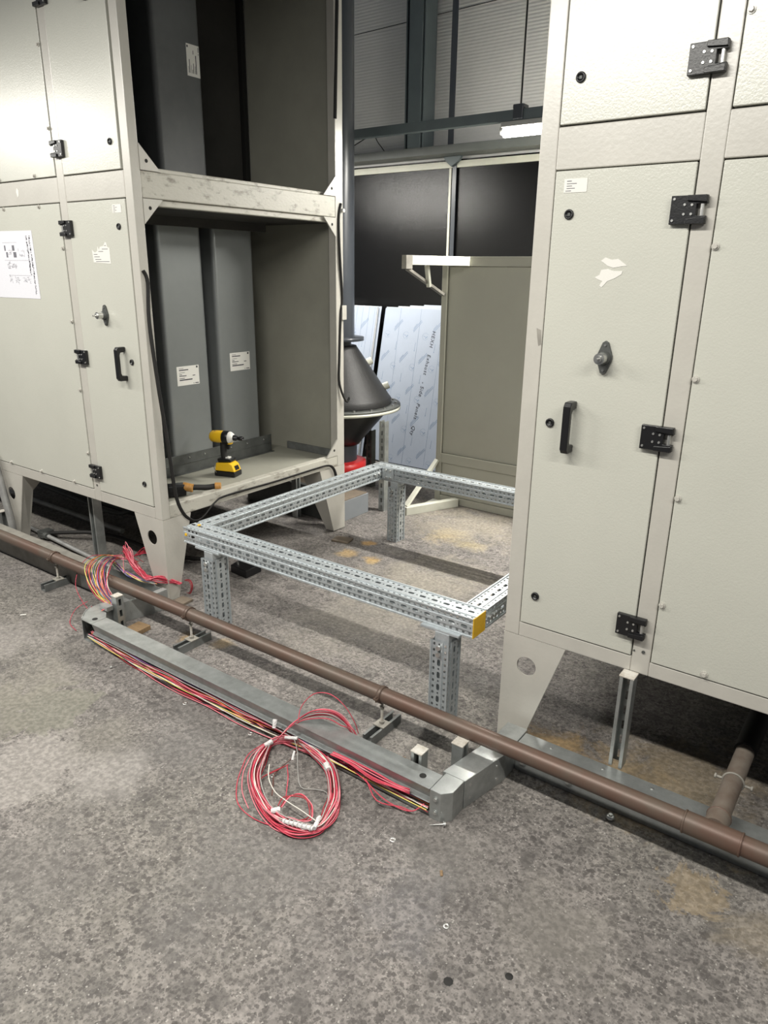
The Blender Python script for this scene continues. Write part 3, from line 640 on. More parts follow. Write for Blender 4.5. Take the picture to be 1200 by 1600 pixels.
# ------------------------------------------------------------------ perforated steel base frame
def perf_face(mb, O, U, V, N_, length, width, pitch=0.05):
    """perforated face: U along the length, V across, N_ outwards"""
    O, U, V, N_ = _v(O), _v(U), _v(V), _v(N_)
    lip, gr, dp = 0.0055, 0.017, 0.0045
    main = width-2*lip-2*gr
    def P(u, v, d): return O+U*u+V*v-N_*d
    def strip(v0, v1, d0, d1): mb.add([P(0, v0, d0), P(length, v0, d0), P(length, v1, d1), P(0, v1, d1)], [(0, 1, 2, 3)])
    def cell(u0, u1, v0, v1, d, hl, hw):
        cu, cv = (u0+u1)/2, (v0+v1)/2
        outer = [(u1, cv), (u1, v1), (cu, v1), (u0, v1), (u0, cv), (u0, v0), (cu, v0), (u1, v0)]
        inner = [(cu+hl, cv), (cu+hl-0.3*hw, cv+0.85*hw), (cu, cv+hw), (cu-hl+0.3*hw, cv+0.85*hw), (cu-hl, cv), (cu-hl+0.3*hw, cv-0.85*hw), (cu, cv-hw), (cu+hl-0.3*hw, cv-0.85*hw)]
        vs = [P(a, c_, d) for a, c_ in inner]+[P(a, c_, d) for a, c_ in outer]
        mb.add(vs, [(i, (i+1) % 8, 8+(i+1) % 8, 8+i) for i in range(8)])
    strip(0, lip, 0, 0); strip(lip, lip+0.001, 0, dp); strip(width-lip-0.001, width-lip, dp, 0); strip(width-lip, width, 0, 0)
    n2 = max(1, round(length/(pitch/2))); h = length/n2
    for k in range(n2):
        cell(k*h, (k+1)*h, lip+0.001, lip+gr, dp, 0.0056, 0.0045)
        cell(k*h, (k+1)*h, width-lip-gr, width-lip-0.001, dp, 0.0056, 0.0045)
    strip(lip+gr, lip+gr+0.001, dp, 0.001); strip(width-lip-gr-0.001, width-lip-gr, 0.001, dp)
    n1 = max(1, round(length/pitch)); h = length/n1; a, c_ = lip+gr+0.001, width-lip-gr-0.001
    for k in range(n1):
        cell(k*h, k*h+h*0.66, a, c_, 0.001, 0.0125, 0.0066)
        cell(k*h+h*0.66, (k+1)*h, a, c_, 0.001, 0.0035, 0.0035)
def perf_beam(name, parent, x0, x1, y0, y1, z0, z1, axis, label=None):
    m = MB(); X, Y, Z = Vector((1, 0, 0)), Vector((0, 1, 0)), Vector((0, 0, 1)); L_ = {'x': x1-x0, 'y': y1-y0, 'z': z1-z0}[axis]
    if axis == 'x':
        w, h = y1-y0, z1-z0
        perf_face(m, (x0, y0, z0), X, Z, -Y, L_, h); perf_face(m, (x1, y1, z0), -X, Z, Y, L_, h)
        perf_face(m, (x0, y0, z1), X, Y, Z, L_, w); perf_face(m, (x0, y1, z0), X, -Y, -Z, L_, w)
    elif axis == 'y':
        w, h = x1-x0, z1-z0
        perf_face(m, (x1, y0, z0), Y, Z, X, L_, h); perf_face(m, (x0, y1, z0), -Y, Z, -X, L_, h)
        perf_face(m, (x1, y0, z1), Y, -X, Z, L_, w); perf_face(m, (x0, y0, z0), Y, X, -Z, L_, w)
    else:
        w, h = x1-x0, y1-y0
        perf_face(m, (x1, y0, z0), Z, -X, -Y, L_, w); perf_face(m, (x0, y1, z0), Z, X, Y, L_, w)
        perf_face(m, (x0, y0, z0), Z, Y, -X, L_, h); perf_face(m, (x1, y1, z0), Z, -Y, X, L_, h)
    return m.build(name, M['galv_frame'], parent, label=label)
bf = thing('base_frame', 'perforated galvanised steel base frame standing in the gap between the two units', 'steel frame', (-0.85, 0.69, 0))
ZB0, ZB1 = 0.378, 0.452
perf_beam('front_beam', bf, -1.578, -0.090, -0.056, 0.040, ZB0, ZB1, 'x')
perf_beam('back_beam', bf, -1.578, -0.03, 1.345, 1.440, ZB0, ZB1, 'x')
perf_beam('side_beam', bf, -1.578, -1.490, 0.041, 1.344, ZB0, ZB1, 'y')
perf_beam('side_beam', bf, -0.172, -0.088, 0.041, 1.344, ZB0, ZB1, 'y')
MB().box(-0.0895, -0.086, -0.056, 0.028, ZB0, ZB1).build('end_cap', M['yellow'], bf, bevel=0.001, label='bright yellow end cap')
for (x0, x1, y0, y1) in ((-1.449, -1.374, -0.072, 0.020), (-0.240, -0.165, -0.080, 0.006), (-1.449, -1.378, 1.340, 1.424), (-0.24, -0.165, 1.340, 1.424)):
    lg = perf_beam('leg', bf, x0, x1, y0, y1, 0.0, 0.338, 'z')
    m = MB(); m.box(x0+0.012, x1-0.006, y0+0.010, y1-0.010, 0.330, 0.370); m.box(x0-0.05, x1+0.03, y0+0.012, y1-0.004, 0.368, 0.378); m.build('head_bracket', M['galv_frame'], bf, bevel=0.002)
    m = MB(); xm = (x0+x1)/2
    for z in (0.318, 0.292): m.cyl((xm, y0-0.001, z), (xm, y0-0.010, z), 0.0095, n=6)
    m.build('bolt', M['zinc'], lg, bevel=0.0008)
m = MB(); m.box(-1.489, -1.472, 1.337, 1.345, 0.385, 0.447); m.box(-1.489, -1.41, 1.340, 1.3445, 0.385, 0.449)
m.build('corner_bracket', M['galv_frame'], bf, bevel=0.001)
for x, z in ((-1.462, 0.438), (-1.432, 0.436), (-1.462, 0.394), (-1.432, 0.394)):
    MB().cyl((x, 1.341, z), (x, 1.333, z), 0.0075, n=6).build('bolt', M['zinc'], bf)
for y, z in ((0.10, 0.415), (1.27, 0.415), (1.31, 0.415)):
    MB().cyl((-1.491, y, z), (-1.482, y, z), 0.0085, n=6).build('bolt', M['zinc'], bf)
for y in (0.06, 0.09):
    MB().cyl((-0.089, y, 0.415), (-0.080, y, 0.415), 0.0085, n=6).build('bolt', M['zinc'], bf)
MB().cyl((-1.558, -0.0562, 0.418), (-1.558, -0.060, 0.418), 0.008, 0.006, n=10).cyl((-1.532, 0.0, 0.4525), (-1.532, 0.0, 0.456), 0.009, 0.006, n=10).build('paint_dab', M['yellow'], bf)

# ------------------------------------------------------------------ cable trunking
tr = thing('cable_trunking', 'galvanised cable trunking stepping out around the gap along the floor', 'trunking', (-0.85, -0.43, 0))
def trunk_x(name, x0, x1, y0, y1, z1=0.10, open_front=False):
    m = MB()
    if open_front:
        m.box(x0, x1, y0, y1, z1-0.002, z1)                # top
        m.prism([(x0, y0, z1), (x0, y0+0.002, z1-0.002), (x0, y0+0.014, z1-0.036), (x0, y0+0.012, z1-0.038)], (x1-x0, 0, 0))    # lip folded back under the top
        m.prism([(x0, y0+0.012, z1-0.038), (x0, y0+0.014, z1-0.036), (x0, y0+0.002, z1-0.048), (x0, y0, z1-0.050)], (x1-x0, 0, 0))
        m.box(x0, x1, y1-0.002, y1, 0.0, z1-0.002)         # back
        m.box(x0, x1, y0+0.006, y1-0.002, 0.0, 0.002)      # bottom
        m.box(x0, x1, y0+0.006, y0+0.008, 0.002, 0.010)    # low lip
    else:
        m.box(x0, x1, y0, y1, 0.0, z1)
    return m
trunk_x('t', -1.70, 0.022, -0.478, -0.403, open_front=True).build('open_section', M['galv_trunk'], tr, label='front section open towards the floor, full of wires')
m = MB(); m.box(-0.035, 0.018, -0.470, -0.412, 0.1001, 0.1003); m.mat(1).cyl((-0.026, -0.440, 0.1002), (-0.026, -0.440, 0.1012), 0.011, n=18)
m.build('lid_hole', [M['galv_trunk'], M['gap']], tr)
# right corner piece, cut at 45 degrees
m = MB(); m.prism([(0.024, -0.479, 0), (0.062, -0.479, 0), (0.088, -0.452, 0), (0.088, -0.388, 0), (0.024, -0.388, 0)], (0, 0, 0.102)); m.build('corner_piece', M['galv_trunk'], tr, bevel=0.0015)
m = MB(); m.prism([(0.012, -0.386, 0), (0.090, -0.386, 0), (0.128, -0.196, 0), (0.128, -0.125, 0), (0.055, -0.125, 0), (0.045, -0.196, 0)], (0, 0, 0.101)); m.build('return_section', M['galv_trunk'], tr, bevel=0.0015)
for x, y, nx, ny in ((0.045, -0.4795, 0, -1), (0.091, -0.36, 1, -0.2), (0.118, -0.235, 1, -0.2)):
    for z in (0.075, 0.028):
        n_ = Vector((nx, ny, 0)).normalized(); c0 = Vector((x, y, z))
        m = MB(); m.cyl(c0, c0+n_*0.0015, 0.0095, n=16); m.mat(1).cyl(c0+n_*0.0015, c0+n_*0.0045, 0.0055, n=12); m.build('screw', [M['galv_trunk'], M['zinc']], tr)
# right run
m = MB(); m.box(0.129, 2.6, -0.122, -0.050, 0.0, 0.098); m.box(0.129, 2.6, -0.124, -0.118, 0.06, 0.103); m.build('right_section', M['galv_trunk'], tr, bevel=0.0015)
m = MB(); m.box(0.055, 0.128, -0.124, -0.035, 0.0, 0.1015); m.build('corner_piece', M['galv_trunk'], tr, bevel=0.0015)
for x in (0.155, 0.312):
    m = MB(); m.cyl((x, -0.124, 0.038), (x, -0.127, 0.038), 0.011, n=16); m.mat(1).cyl((x, -0.127, 0.038), (x, -0.130, 0.038), 0.006, n=10); m.build('screw', [M['galv_trunk'], M['zinc']], tr)
for x in (0.23, 0.40, 0.55):
    MB().cyl((x, -0.075, 0.098), (x, -0.075, 0.1005), 0.0045, n=10).build('screw', M['zinc'], tr)
# left corner and return
m = MB(); m.prism([(-1.702, -0.478, 0), (-1.702, -0.405, 0), (-1.745, -0.375, 0), (-1.858, -0.375, 0), (-1.825, -0.430, 0), (-1.775, -0.478, 0)], (0, 0, 0.004))
m.prism([(-1.702, -0.478, 0.097), (-1.702, -0.405, 0.097), (-1.745, -0.375, 0.097), (-1.858, -0.375, 0.097), (-1.825, -0.430, 0.097), (-1.775, -0.478, 0.097)], (0, 0, 0.003))
m.prism([(-1.858, -0.375, 0.0), (-1.825, -0.430, 0.0), (-1.823, -0.428, 0), (-1.856, -0.373, 0)], (0, 0, 0.104)); m.prism([(-1.825, -0.430, 0.0), (-1.775, -0.478, 0.0), (-1.773, -0.476, 0), (-1.823, -0.428, 0)], (0, 0, 0.104))
m.build('corner_piece', M['galv_trunk'], tr)
m = MB(); m.mat(0).cyl((-1.728, -0.442, 0.1001), (-1.728, -0.442, 0.1008), 0.012, n=16); m.build('lid_hole', M['gap'], tr)
m = MB(); m.box(-1.85, -1.772, -0.374, -0.13, 0.0, 0.10); m.build('return_section', M['galv_trunk'], tr, bevel=0.0015)
m = MB(); m.prism([(-1.772, -0.13, 0.0), (-1.772, -0.24, 0), (-1.74, -0.13, 0), (-1.74, -0.05, 0), (-1.772, -0.05, 0)], (0, 0, 0.097)); m.build('corner_piece', M['galv_trunk'], tr, bevel=0.0015)
m = MB(); m.box(-5.0, -2.28, -0.172, -0.064, 0.0, 0.10); m.build('left_section', M['galv_dusty'], tr, bevel=0.0015, label='dusty left section')
m = MB(); m.box(-2.28, -1.772, -0.172, -0.170, 0.0, 0.10); m.box(-2.28, -1.772, -0.066, -0.064, 0.0, 0.10); m.box(-2.28, -1.772, -0.17, -0.066, 0.0, 0.004); m.build('open_tray', M['galv_trunk'], tr)

# short strut cleat tilted behind the left corner
m = MB(); m.obox((-1.772, -0.345, 0.128), (0, 1, 0), (1, 0, -0.25), (0.25, 0, 1), 0.03, 0.012, 0.022) if False else m.box(-1.80, -1.742, -0.372, -0.34, 0.101, 0.122)
tag(m.build('strut_offcut', M['galv_trunk'], bevel=0.002), 'short galvanised channel offcut lying on the left trunking corner', 'offcut')

# ------------------------------------------------------------------ strut posts
def strut_post(x, y, h, label, open_dir='x', w=0.041, slots='', tilt=0.0, cap=True, group=None, dark=False, z0=0.0):
    p_ = thing('strut_post', label, 'strut post', (x, y, z0), group)
    m = MB(); a = w/2; t_ = 0.0028; z1 = h-0.005
    sgn = {'x': (1, 0), '-x': (-1, 0), 'y': (0, 1), '-y': (0, -1)}[open_dir]
    def bx(u0, u1, v0, v1, za, zb):     # u along opening direction, v across
        if sgn[0]: xs = sorted((x+sgn[0]*u0, x+sgn[0]*u1)); m.box(xs[0], xs[1], y+v0, y+v1, za, zb)
        else: ys = sorted((y+sgn[1]*u0, y+sgn[1]*u1)); m.box(x+v0, x+v1, ys[0], ys[1], za, zb)
    bx(-a, a, -a, -a+t_, z0, z1); bx(-a, a, a-t_, a, z0, z1)
    # slotted web
    z = z0; n = max(1, int((z1-z0)/0.05)); hh = (z1-z0)/n
    bx(-a, -a+t_, -a+t_, -0.007, z0, z1); bx(-a, -a+t_, 0.007, a-t_, z0, z1)
    for k in range(n+1):
        za = z0+k*hh-0.011 if k else z0; zb = min(z1, z0+k*hh+0.011); bx(-a, -a+t_, -0.007, 0.007, za, zb)
    # inward lips
    bx(a-t_, a, -a+t_, -a+0.010, z0, z1); bx(a-t_, a, a-0.010, a-t_, z0, z1)
    bx(a-0.010, a-t_, -a+0.008, -a+0.010, z0, z1); bx(a-0.010, a-t_, a-0.010, a-0.008, z0, z1)
    m.build('channel', M['galv_dark' if dark else 'galv_trunk'], p_)
    if cap:
        c_ = MB(); c_.box(x-a-0.002, x+a+0.002, y-a-0.002, y+a+0.002, z1, h); c_.build('cap', M['whitecap'], p_, bevel=0.001, label='pale end cap')
    return p_
strut_post(0.426, -0.024, 0.418, 'slotted strut post carrying the right unit beside its lowest hinge', '-y', cap=True, z0=0.0985)
strut_post(-2.585, 0.020+0.12, 0.395, 'grey strut post standing behind the left trunking under the left unit', '-y', w=0.05)
strut_post(-1.742, -0.316, 0.165, 'short slotted strut stub at the left end of the trunking', '-x', w=0.036)
strut_post(-0.081, -0.376, 0.132, 'short strut stub behind the trunking, left of the pair at the right corner', '-y', w=0.038)
strut_post(0.004, -0.272, 0.138, 'short strut stub beside the copper pipe, right of the pair at the right corner', 'x', w=0.038)
strut_post(-3.47, 0.045, 0.11, 'short strut stub at the left edge beside the bent conduit', 'x', w=0.045)

# ------------------------------------------------------------------ copper pipe and stands
PY, PZ, PR = -0.230, 0.157, 0.0275
cp = thing('copper_pipe', 'dusty brown copper pipe running low along the whole row', 'pipe', (-0.85, PY, PZ-PR))
m = MB(); m.cyl((-5.0, PY, PZ-0.004), (0.69, PY, PZ), PR, n=28); m.cyl((0.80, PY, PZ), (2.6, PY, PZ+0.002), PR, n=28); m.build('main_run', M['copper'], cp)
m = MB(); m.cyl((0.672, PY, PZ), (0.818, PY, PZ), PR+0.003, n=28); 
m.ring((0.675, PY, PZ), (1, 0, 0), PR+0.002, 0.003); m.ring((0.815, PY, PZ), (1, 0, 0), PR+0.002, 0.003); m.ring((0.746, PY+0.072, PZ), (0, 1, 0), PR+0.002, 0.003)
m.build('tee_fitting', M['copper'], cp)
MB().cyl((0.746, PY+0.02, PZ), (0.746, PY+0.08, PZ), PR+0.003, n=28).cyl((0.746, PY+0.07, PZ), (0.746, 0.22, PZ), PR-0.001, n=28).build('branch_pipe', M['branch'], cp, label='grey dusty branch pipe')
MB().cyl((0.746, 0.19, PZ), (0.75, 1.2, PZ+0.01), PR+0.006, n=24).build('insulation', M['rubber'], cp, label='black foam insulation')
m = MB(); m.ring((0.746, 0.02, PZ), (0, 1, 0), PR+0.001, 0.003); m.cyl((0.715, 0.02, PZ), (0.700, 0.02, PZ), 0.004, n=8).cyl((0.777, 0.02, PZ), (0.793, 0.02, PZ), 0.004, n=8); m.cyl((0.700, 0.02, PZ), (0.695, 0.02, PZ), 0.008, n=8).cyl((0.793, 0.02, PZ), (0.798, 0.02, PZ), 0.008, n=8)
m.build('pipe_clip', M['galv_dusty'], cp)
def pipe_stand(x, label):
    s_ = thing('pipe_stand', label, 'pipe stand', (x, -0.228, 0), 'stands under the copper pipe')
    m = MB(); y0, y1, w, h = -0.315, (-0.176 if x < -2 else -0.140), 0.020, 0.036
    m.box(x-w, x+w, y0, y1, 0, 0.003); m.box(x-w, x-w+0.003, y0, y1, 0.003, h); m.box(x+w-0.003, x+w, y0, y1, 0.003, h)
    m.box(x-w+0.003, x-w+0.009, y0, y1, h-0.003, h); m.box(x+w-0.009, x+w-0.003, y0, y1, h-0.003, h)
    m.build('channel', M['galv_mid'], s_)
    MB().box(x-w-0.003, x+w+0.003, -0.252, -0.208, h, h+0.005).build('square_plate', M['galv_dusty'], s_, bevel=0.001)
    MB().cyl((x, -0.23, h+0.005), (x, -0.23, h+0.014), 0.0095, n=6).cyl((x, -0.23, 0.10), (x, -0.23, 0.112), 0.0085, n=6).build('nut', M['galv_dusty'], s_)
    MB().cyl((x, -0.23, h), (x, -0.23, PZ-PR-0.004), 0.0048, n=10).build('threaded_rod', M['whitecap'], s_)
    m = MB(); m.lathe((x-0.007, PY, PZ-0.001), [(PR+0.0006, 0), (PR+0.004, 0), (PR+0.004, 0.014), (PR+0.0006, 0.014)], axis=(1, 0, 0), n=28)
    m.box(x-0.008, x+0.008, PY-PR-0.015, PY-PR-0.001, PZ-0.004, PZ+0.002); m.box(x-0.008, x+0.008, PY+PR+0.001, PY+PR+0.013, PZ-0.004, PZ+0.002); m.cyl((x, PY-PR-0.009, PZ-0.012), (x, PY-PR-0.009, PZ+0.008), 0.0035, n=8)
    m.build('pipe_clamp', M['copper'], s_)
    return s_
pipe_stand(-2.388, 'small channel stand under the copper pipe, leftmost of the three')
pipe_stand(-1.351, 'small channel stand under the copper pipe, middle of the three by the left frame leg')
pipe_stand(-0.334, 'small channel stand under the copper pipe, rightmost of the three behind the wire coil')

# ------------------------------------------------------------------ wires
R_ = random.Random(11)
def wire(parent, pts, color, r=0.0017, sub=4, k=5):
    return MB().tube(pts, r, k=k, sub=sub).build('wire', WIRES[color], parent)
# wires spilling from the open trunking
tw = thing('wire_bundle', 'bundle of mixed coloured wires lying in the open front trunking', 'wires', (-0.85, -0.46, 0.004))
cols = ['red', 'white', 'pink', 'yellow', 'red', 'violet', 'pink', 'orange', 'darkred', 'red', 'white', 'blue', 'pink', 'green', 'red', 'black', 'pink', 'white', 'red', 'yellow', 'brown', 'pink', 'red', 'orange', 'grey', 'red', 'black', 'violet', 'pink', 'white']
for i, c_ in enumerate(cols):
    yb = R_.uniform(-0.478, -0.435); zb = R_.uniform(0.008, 0.042); sag = R_.uniform(0.010, 0.036) if c_ in ('red', 'pink', 'darkred', 'black') else R_.uniform(0.0, 0.022)
    pts = []; x = -1.735; n = 11
    end = 0.018 if i % 3 else -0.25
    for k in range(n+1):
        t_ = k/n; xx = x+(end-x)*t_
        s = math.sin(math.pi*min(1, t_*1.15)) if t_ < 0.87 else 0.2
        yy_ = yb-sag*s+R_.uniform(-0.006, 0.006); z_ = max(0.004, zb-0.75*sag*s+R_.uniform(-0.006, 0.006))
        pts.append((xx, yy_, z_))
    wire(tw, pts, c_)
for i in range(9):   # loose strands dropping onto the floor at the right end
    a = R_.uniform(-0.010, 0.010)
    wire(tw, [(-0.33+a, -0.475, 0.035), (-0.22, -0.492+a, 0.030), (-0.13, -0.505-abs(a)*3, 0.020), (-0.06, -0.515+a, 0.012), (-0.02, -0.500, 0.014), (0.0, -0.478+a, 0.03)] if i in (0, 1) else
         [(-0.35, -0.482+a, 0.06), (-0.27, -0.486+a, 0.066), (-0.18, -0.482+a, 0.055+a), (-0.10, -0.484+a, 0.058), (-0.045, -0.482, 0.062+a)], 'red' if i != 3 else 'pink', 0.0019)
# coil tied up on the floor
wc = thing('wire_coil', 'large tied coil of red wires lying on the concrete before the trunking', 'wire coil', (-0.40, -0.61, 0.0))
RING = [(-0.600, -0.505), (-0.585, -0.600), (-0.520, -0.692), (-0.420, -0.757), (-0.325, -0.790), (-0.240, -0.785), (-0.188, -0.735), (-0.190, -0.662), (-0.228, -0.588), (-0.315, -0.508), (-0.423, -0.465), (-0.530, -0.470)]
cx = sum(p_[0] for p_ in RING)/12; cy = sum(p_[1] for p_ in RING)/12
ccol = ['pink', 'grey', 'red', 'white', 'red', 'pink', 'red', 'red', 'pink', 'darkred', 'red', 'pink', 'red', 'white', 'red', 'pink', 'darkred', 'red', 'red', 'pink', 'red', 'brown', 'grey', 'red', 'pink', 'red', 'red', 'pink', 'darkred', 'red', 'pink', 'red']
for i, c_ in enumerate(ccol):
    pts = []; off = R_.uniform(0.76, 1.0); ph = R_.uniform(0, 6.28); wob = R_.uniform(0.015, 0.065); z0 = R_.uniform(0.003, 0.022)
    for k, (x, y) in enumerate(RING):
        s = off+wob*math.sin(ph+k*0.9)
        if k in (0, 11): s = 0.93+0.05*(off-0.9)*2
        if k in (6,): s = 0.95+(off-0.9)*0.5
        z = z0+0.012*(0.5+0.5*math.sin(ph*2+k*1.7))
        if k in (10, 11, 9): z += 0.012
        pts.append((cx+(x-cx)*s, cy+(y-cy)*s, max(0.003, z)))
    MB().tube(pts, 0.0019, k=5, sub=5, closed=True).build('wire', WIRES[c_], wc)
# stray loop outside the coil
wire(wc, [(-0.60, -0.53, 0.02), (-0.615, -0.60, 0.008), (-0.585, -0.66, 0.004), (-0.54, -0.725, 0.003), (-0.47, -0.785, 0.003), (-0.385, -0.80, 0.003), (-0.30, -0.785, 0.006)], 'red', 0.0016)
wire(wc, [(-0.60, -0.52, 0.02), (-0.608, -0.585, 0.006), (-0.59, -0.63, 0.004), (-0.56, -0.68, 0.004), (-0.50, -0.74, 0.003), (-0.43, -0.78, 0.004)], 'pink', 0.0016)
# arch of wire ends over the trunking
for i, c_ in enumerate(['red', 'pink', 'red', 'red', 'pink', 'white', 'red', 'pink', 'red', 'grey', 'red']):
    a = R_.uniform(-0.008, 0.008); h = R_.uniform(-0.018, 0.016)
    wire(wc, [(-0.585+a*0.3, -0.545, 0.022), (-0.562, -0.520+a*0.4, 0.040), (-0.535, -0.488+a*0.3, 0.083+a*0.5), (-0.500, -0.462+a*0.3, 0.118+h*0.5), (-0.460, -0.437+a, 0.141+h), (-0.415, -0.415+a, 0.146+h), (-0.378, -0.398+a, 0.128+h), (-0.352+a, -0.386+a*0.5, 0.098), (-0.338+a, -0.376, 0.064+a)], c_, 0.0019)
wire(wc, [(-0.505, -0.475, 0.112), (-0.520, -0.440, 0.145), (-0.490, -0.41, 0.190), (-0.430, -0.395, 0.205), (-0.375, -0.385, 0.175), (-0.340, -0.376, 0.120), (-0.330, -0.370, 0.08)], 'red', 0.0015)
# thin white strand and inner tails
wire(wc, [(-0.50, -0.62, 0.03), (-0.455, -0.668, 0.030), (-0.39, -0.705, 0.034), (-0.33, -0.715, 0.036), (-0.27, -0.718, 0.036), (-0.21, -0.722, 0.034)], 'white', 0.0020)
wire(wc, [(-0.505, -0.495, 0.05), (-0.46, -0.530, 0.045), (-0.42, -0.572, 0.02), (-0.365, -0.618, 0.008), (-0.325, -0.598, 0.006), (-0.285, -0.590, 0.010), (-0.245, -0.625, 0.016), (-0.21, -0.665, 0.02)], 'grey', 0.0013)
wire(wc, [(-0.50, -0.485, 0.05), (-0.470, -0.517, 0.045), (-0.465, -0.55, 0.03), (-0.475, -0.59, 0.014), (-0.47, -0.63, 0.008), (-0.435, -0.67, 0.012), (-0.40, -0.71, 0.02)], 'brown', 0.0022)
for i in range(5):
    a = R_.uniform(-0.01, 0.01)
    wire(wc, [(-0.335+a, -0.742, 0.034), (-0.345+a, -0.700+a, 0.036), (-0.318, -0.672+a, 0.036), (-0.280+a, -0.675, 0.034), (-0.248, -0.700+a, 0.034), (-0.232+a, -0.728, 0.032), (-0.255, -0.752, 0.032)], R_.choice(['red', 'pink', 'darkred']), 0.0017)
for i in range(3):
    a = R_.uniform(-0.006, 0.006)
    wire(wc, [(-0.462, -0.57+a, 0.018), (-0.478+a, -0.62, 0.012), (-0.492, -0.66+a, 0.010), (-0.475, -0.70, 0.014)], 'darkred', 0.0017)
wire(wc, [(-0.462, -0.578, 0.018), (-0.425, -0.612, 0.014), (-0.390, -0.655, 0.012), (-0.360, -0.690, 0.02)], 'red', 0.0017)
def tape(a, b_, r, parent, ridges=0):
    m = MB(); a = _v(a); b_ = _v(b_); d = (b_-a).normalized(); e = d.orthogonal().normalized(); g = d.cross(e); n = 10; rows = 6; vs = []
    for i in range(rows):
        q_ = a.lerp(b_, i/(rows-1)); rs = r*(0.72 if i in (0, rows-1) else 0.8)*R_.uniform(0.85, 1.15)
        for j in range(n):
            t = 2*math.pi*j/n; rj = rs*R_.uniform(0.85, 1.12); vs.append(q_+e*math.cos(t)*rj+g*math.sin(t)*rj*0.8)
    m.add(vs, [(i*n+j, i*n+(j+1) % n, (i+1)*n+(j+1) % n, (i+1)*n+j) for i in range(rows-1) for j in range(n)]+[tuple(range(n))[::-1], tuple(range((rows-1)*n, rows*n))])
    for k in range(ridges): m.ring(a.lerp(b_, (k+0.5)/ridges), b_-a, r*0.95, 0.0016, n=14, k=6)
    return m.build('tape_wrap', M['tape'], parent)
tape((-0.586, -0.555, 0.026), (-0.574, -0.530, 0.034), 0.0125, wc)
tape((-0.345, -0.768, 0.030), (-0.325, -0.750, 0.034), 0.010, wc)
tape((-0.215, -0.700, 0.030), (-0.198, -0.745, 0.030), 0.0095, wc); tape((-0.200, -0.748, 0.030), (-0.292, -0.775, 0.028), 0.0078, wc, ridges=7)
tape((-0.352, -0.512, 0.036), (-0.326, -0.530, 0.036), 0.014, wc); tape((-0.300, -0.484, 0.058), (-0.278, -0.480, 0.058), 0.009, wc)
tape((-0.545, -0.500, 0.045), (-0.500, -0.485, 0.052), 0.008, wc); tape((-0.468, -0.535, 0.045), (-0.455, -0.560, 0.030), 0.0065, wc); tape((-0.595, -0.50, 0.06), (-0.602, -0.485, 0.085), 0.009, wc)
# coloured loops hanging over the left pipe
lw = thing('wire_loops', 'loops of mixed coloured wires hanging over the copper pipe at the left unit leg', 'wires', (-2.0, -0.22, 0.0))
lc = ['red', 'yellow', 'orange', 'white', 'red', 'pink', 'violet', 'yellow', 'green', 'white', 'orange', 'red', 'violet', 'pink', 'grey', 'yellow', 'red', 'orange', 'blue', 'pink', 'red', 'white']
OUT = [(-2.229, 0.012, 0.122), (-2.233, -0.079, 0.160), (-2.066, -0.250, 0.207), (-1.953, -0.322, 0.185), (-1.880, -0.334, 0.130), (-1.800, -0.335, 0.112)]
INN = [(-2.196, 0.004, 0.122), (-2.042, -0.131, 0.185), (-1.914, -0.235, 0.207), (-1.840, -0.294, 0.180), (-1.805, -0.300, 0.140), (-1.772, -0.300, 0.112)]
for i, c_ in enumerate(lc):
    s = min(1.0, max(0.0, i/(len(lc)-1)+R_.uniform(-0.05, 0.05))); j = lambda: R_.uniform(-0.006, 0.006)
    pts = [(-2.10+j(), 0.05, 0.115)]+[tuple(a_*(1-s)+b_*s+j() for a_, b_ in zip(p0, p1)) for p0, p1 in zip(OUT, INN)]+[(-1.765, -0.38+j(), 0.106)]
    wire(lw, pts, c_, 0.0019)
wire(lw, [(-2.20, -0.01, 0.14), (-2.262, -0.10, 0.156), (-2.215, -0.20, 0.145), (-2.156, -0.27, 0.092), (-2.08, -0.30, 0.05), (-1.90, -0.36, 0.05), (-1.84, -0.385, 0.106)], 'red', 0.0015)
wire(lw, [(-1.99, -0.315, 0.06), (-2.02, -0.36, 0.03), (-1.99, -0.41, 0.006), (-1.94, -0.44, 0.004), (-1.87, -0.455, 0.004)], 'red', 0.0015)
wire(lw, [(-2.22, 0.0, 0.13), (-2.12, -0.03, 0.17), (-2.03, -0.08, 0.18), (-1.96, -0.13, 0.15)], 'pink', 0.0015)
wire(lw, [(-2.27, 0.0, 0.12), (-2.18, 0.01, 0.145), (-2.10, 0.03, 0.150), (-2.04, 0.04, 0.13)], 'darkred', 0.0015)

# red bundle behind the left leg
rb = thing('wire_tangle', 'tangle of bright red wires beside and behind the left unit leg', 'wires', (-1.95, -0.05, 0.0))
for i in range(26):
    j = lambda s=0.014: R_.uniform(-s, s)
    wire(rb, [(-2.17+j(), 0.03+j(), 0.150+j(0.02)), (-2.12+j(0.02), 0.0+j(), 0.180+j(0.03)), (-2.05+j(0.02), -0.015+j(), 0.140+j(0.02)), (-1.97+j(0.02), -0.03+j(), 0.118+j(0.015)), (-1.89+j(), -0.04+j(), 0.108+j(0.008)), (-1.83+j(), -0.02+j(), 0.115+j()), (-1.78+j(), 0.05+j(), 0.08)], R_.choice(['red', 'red', 'red', 'pink', 'darkred']), 0.0021)
for i in range(16):
    j = lambda s=0.016: R_.uniform(-s, s)
    wire(rb, [(-2.12+j(), 0.06+j(), 0.14), (-2.04+j(), 0.07+j(), 0.19+j(0.02)), (-1.97+j(), 0.05+j(), 0.18+j(0.02)), (-1.90+j(), 0.06+j(), 0.13+j()), (-1.85, 0.05, 0.09)], R_.choice(['red', 'darkred', 'red']), 0.0019)
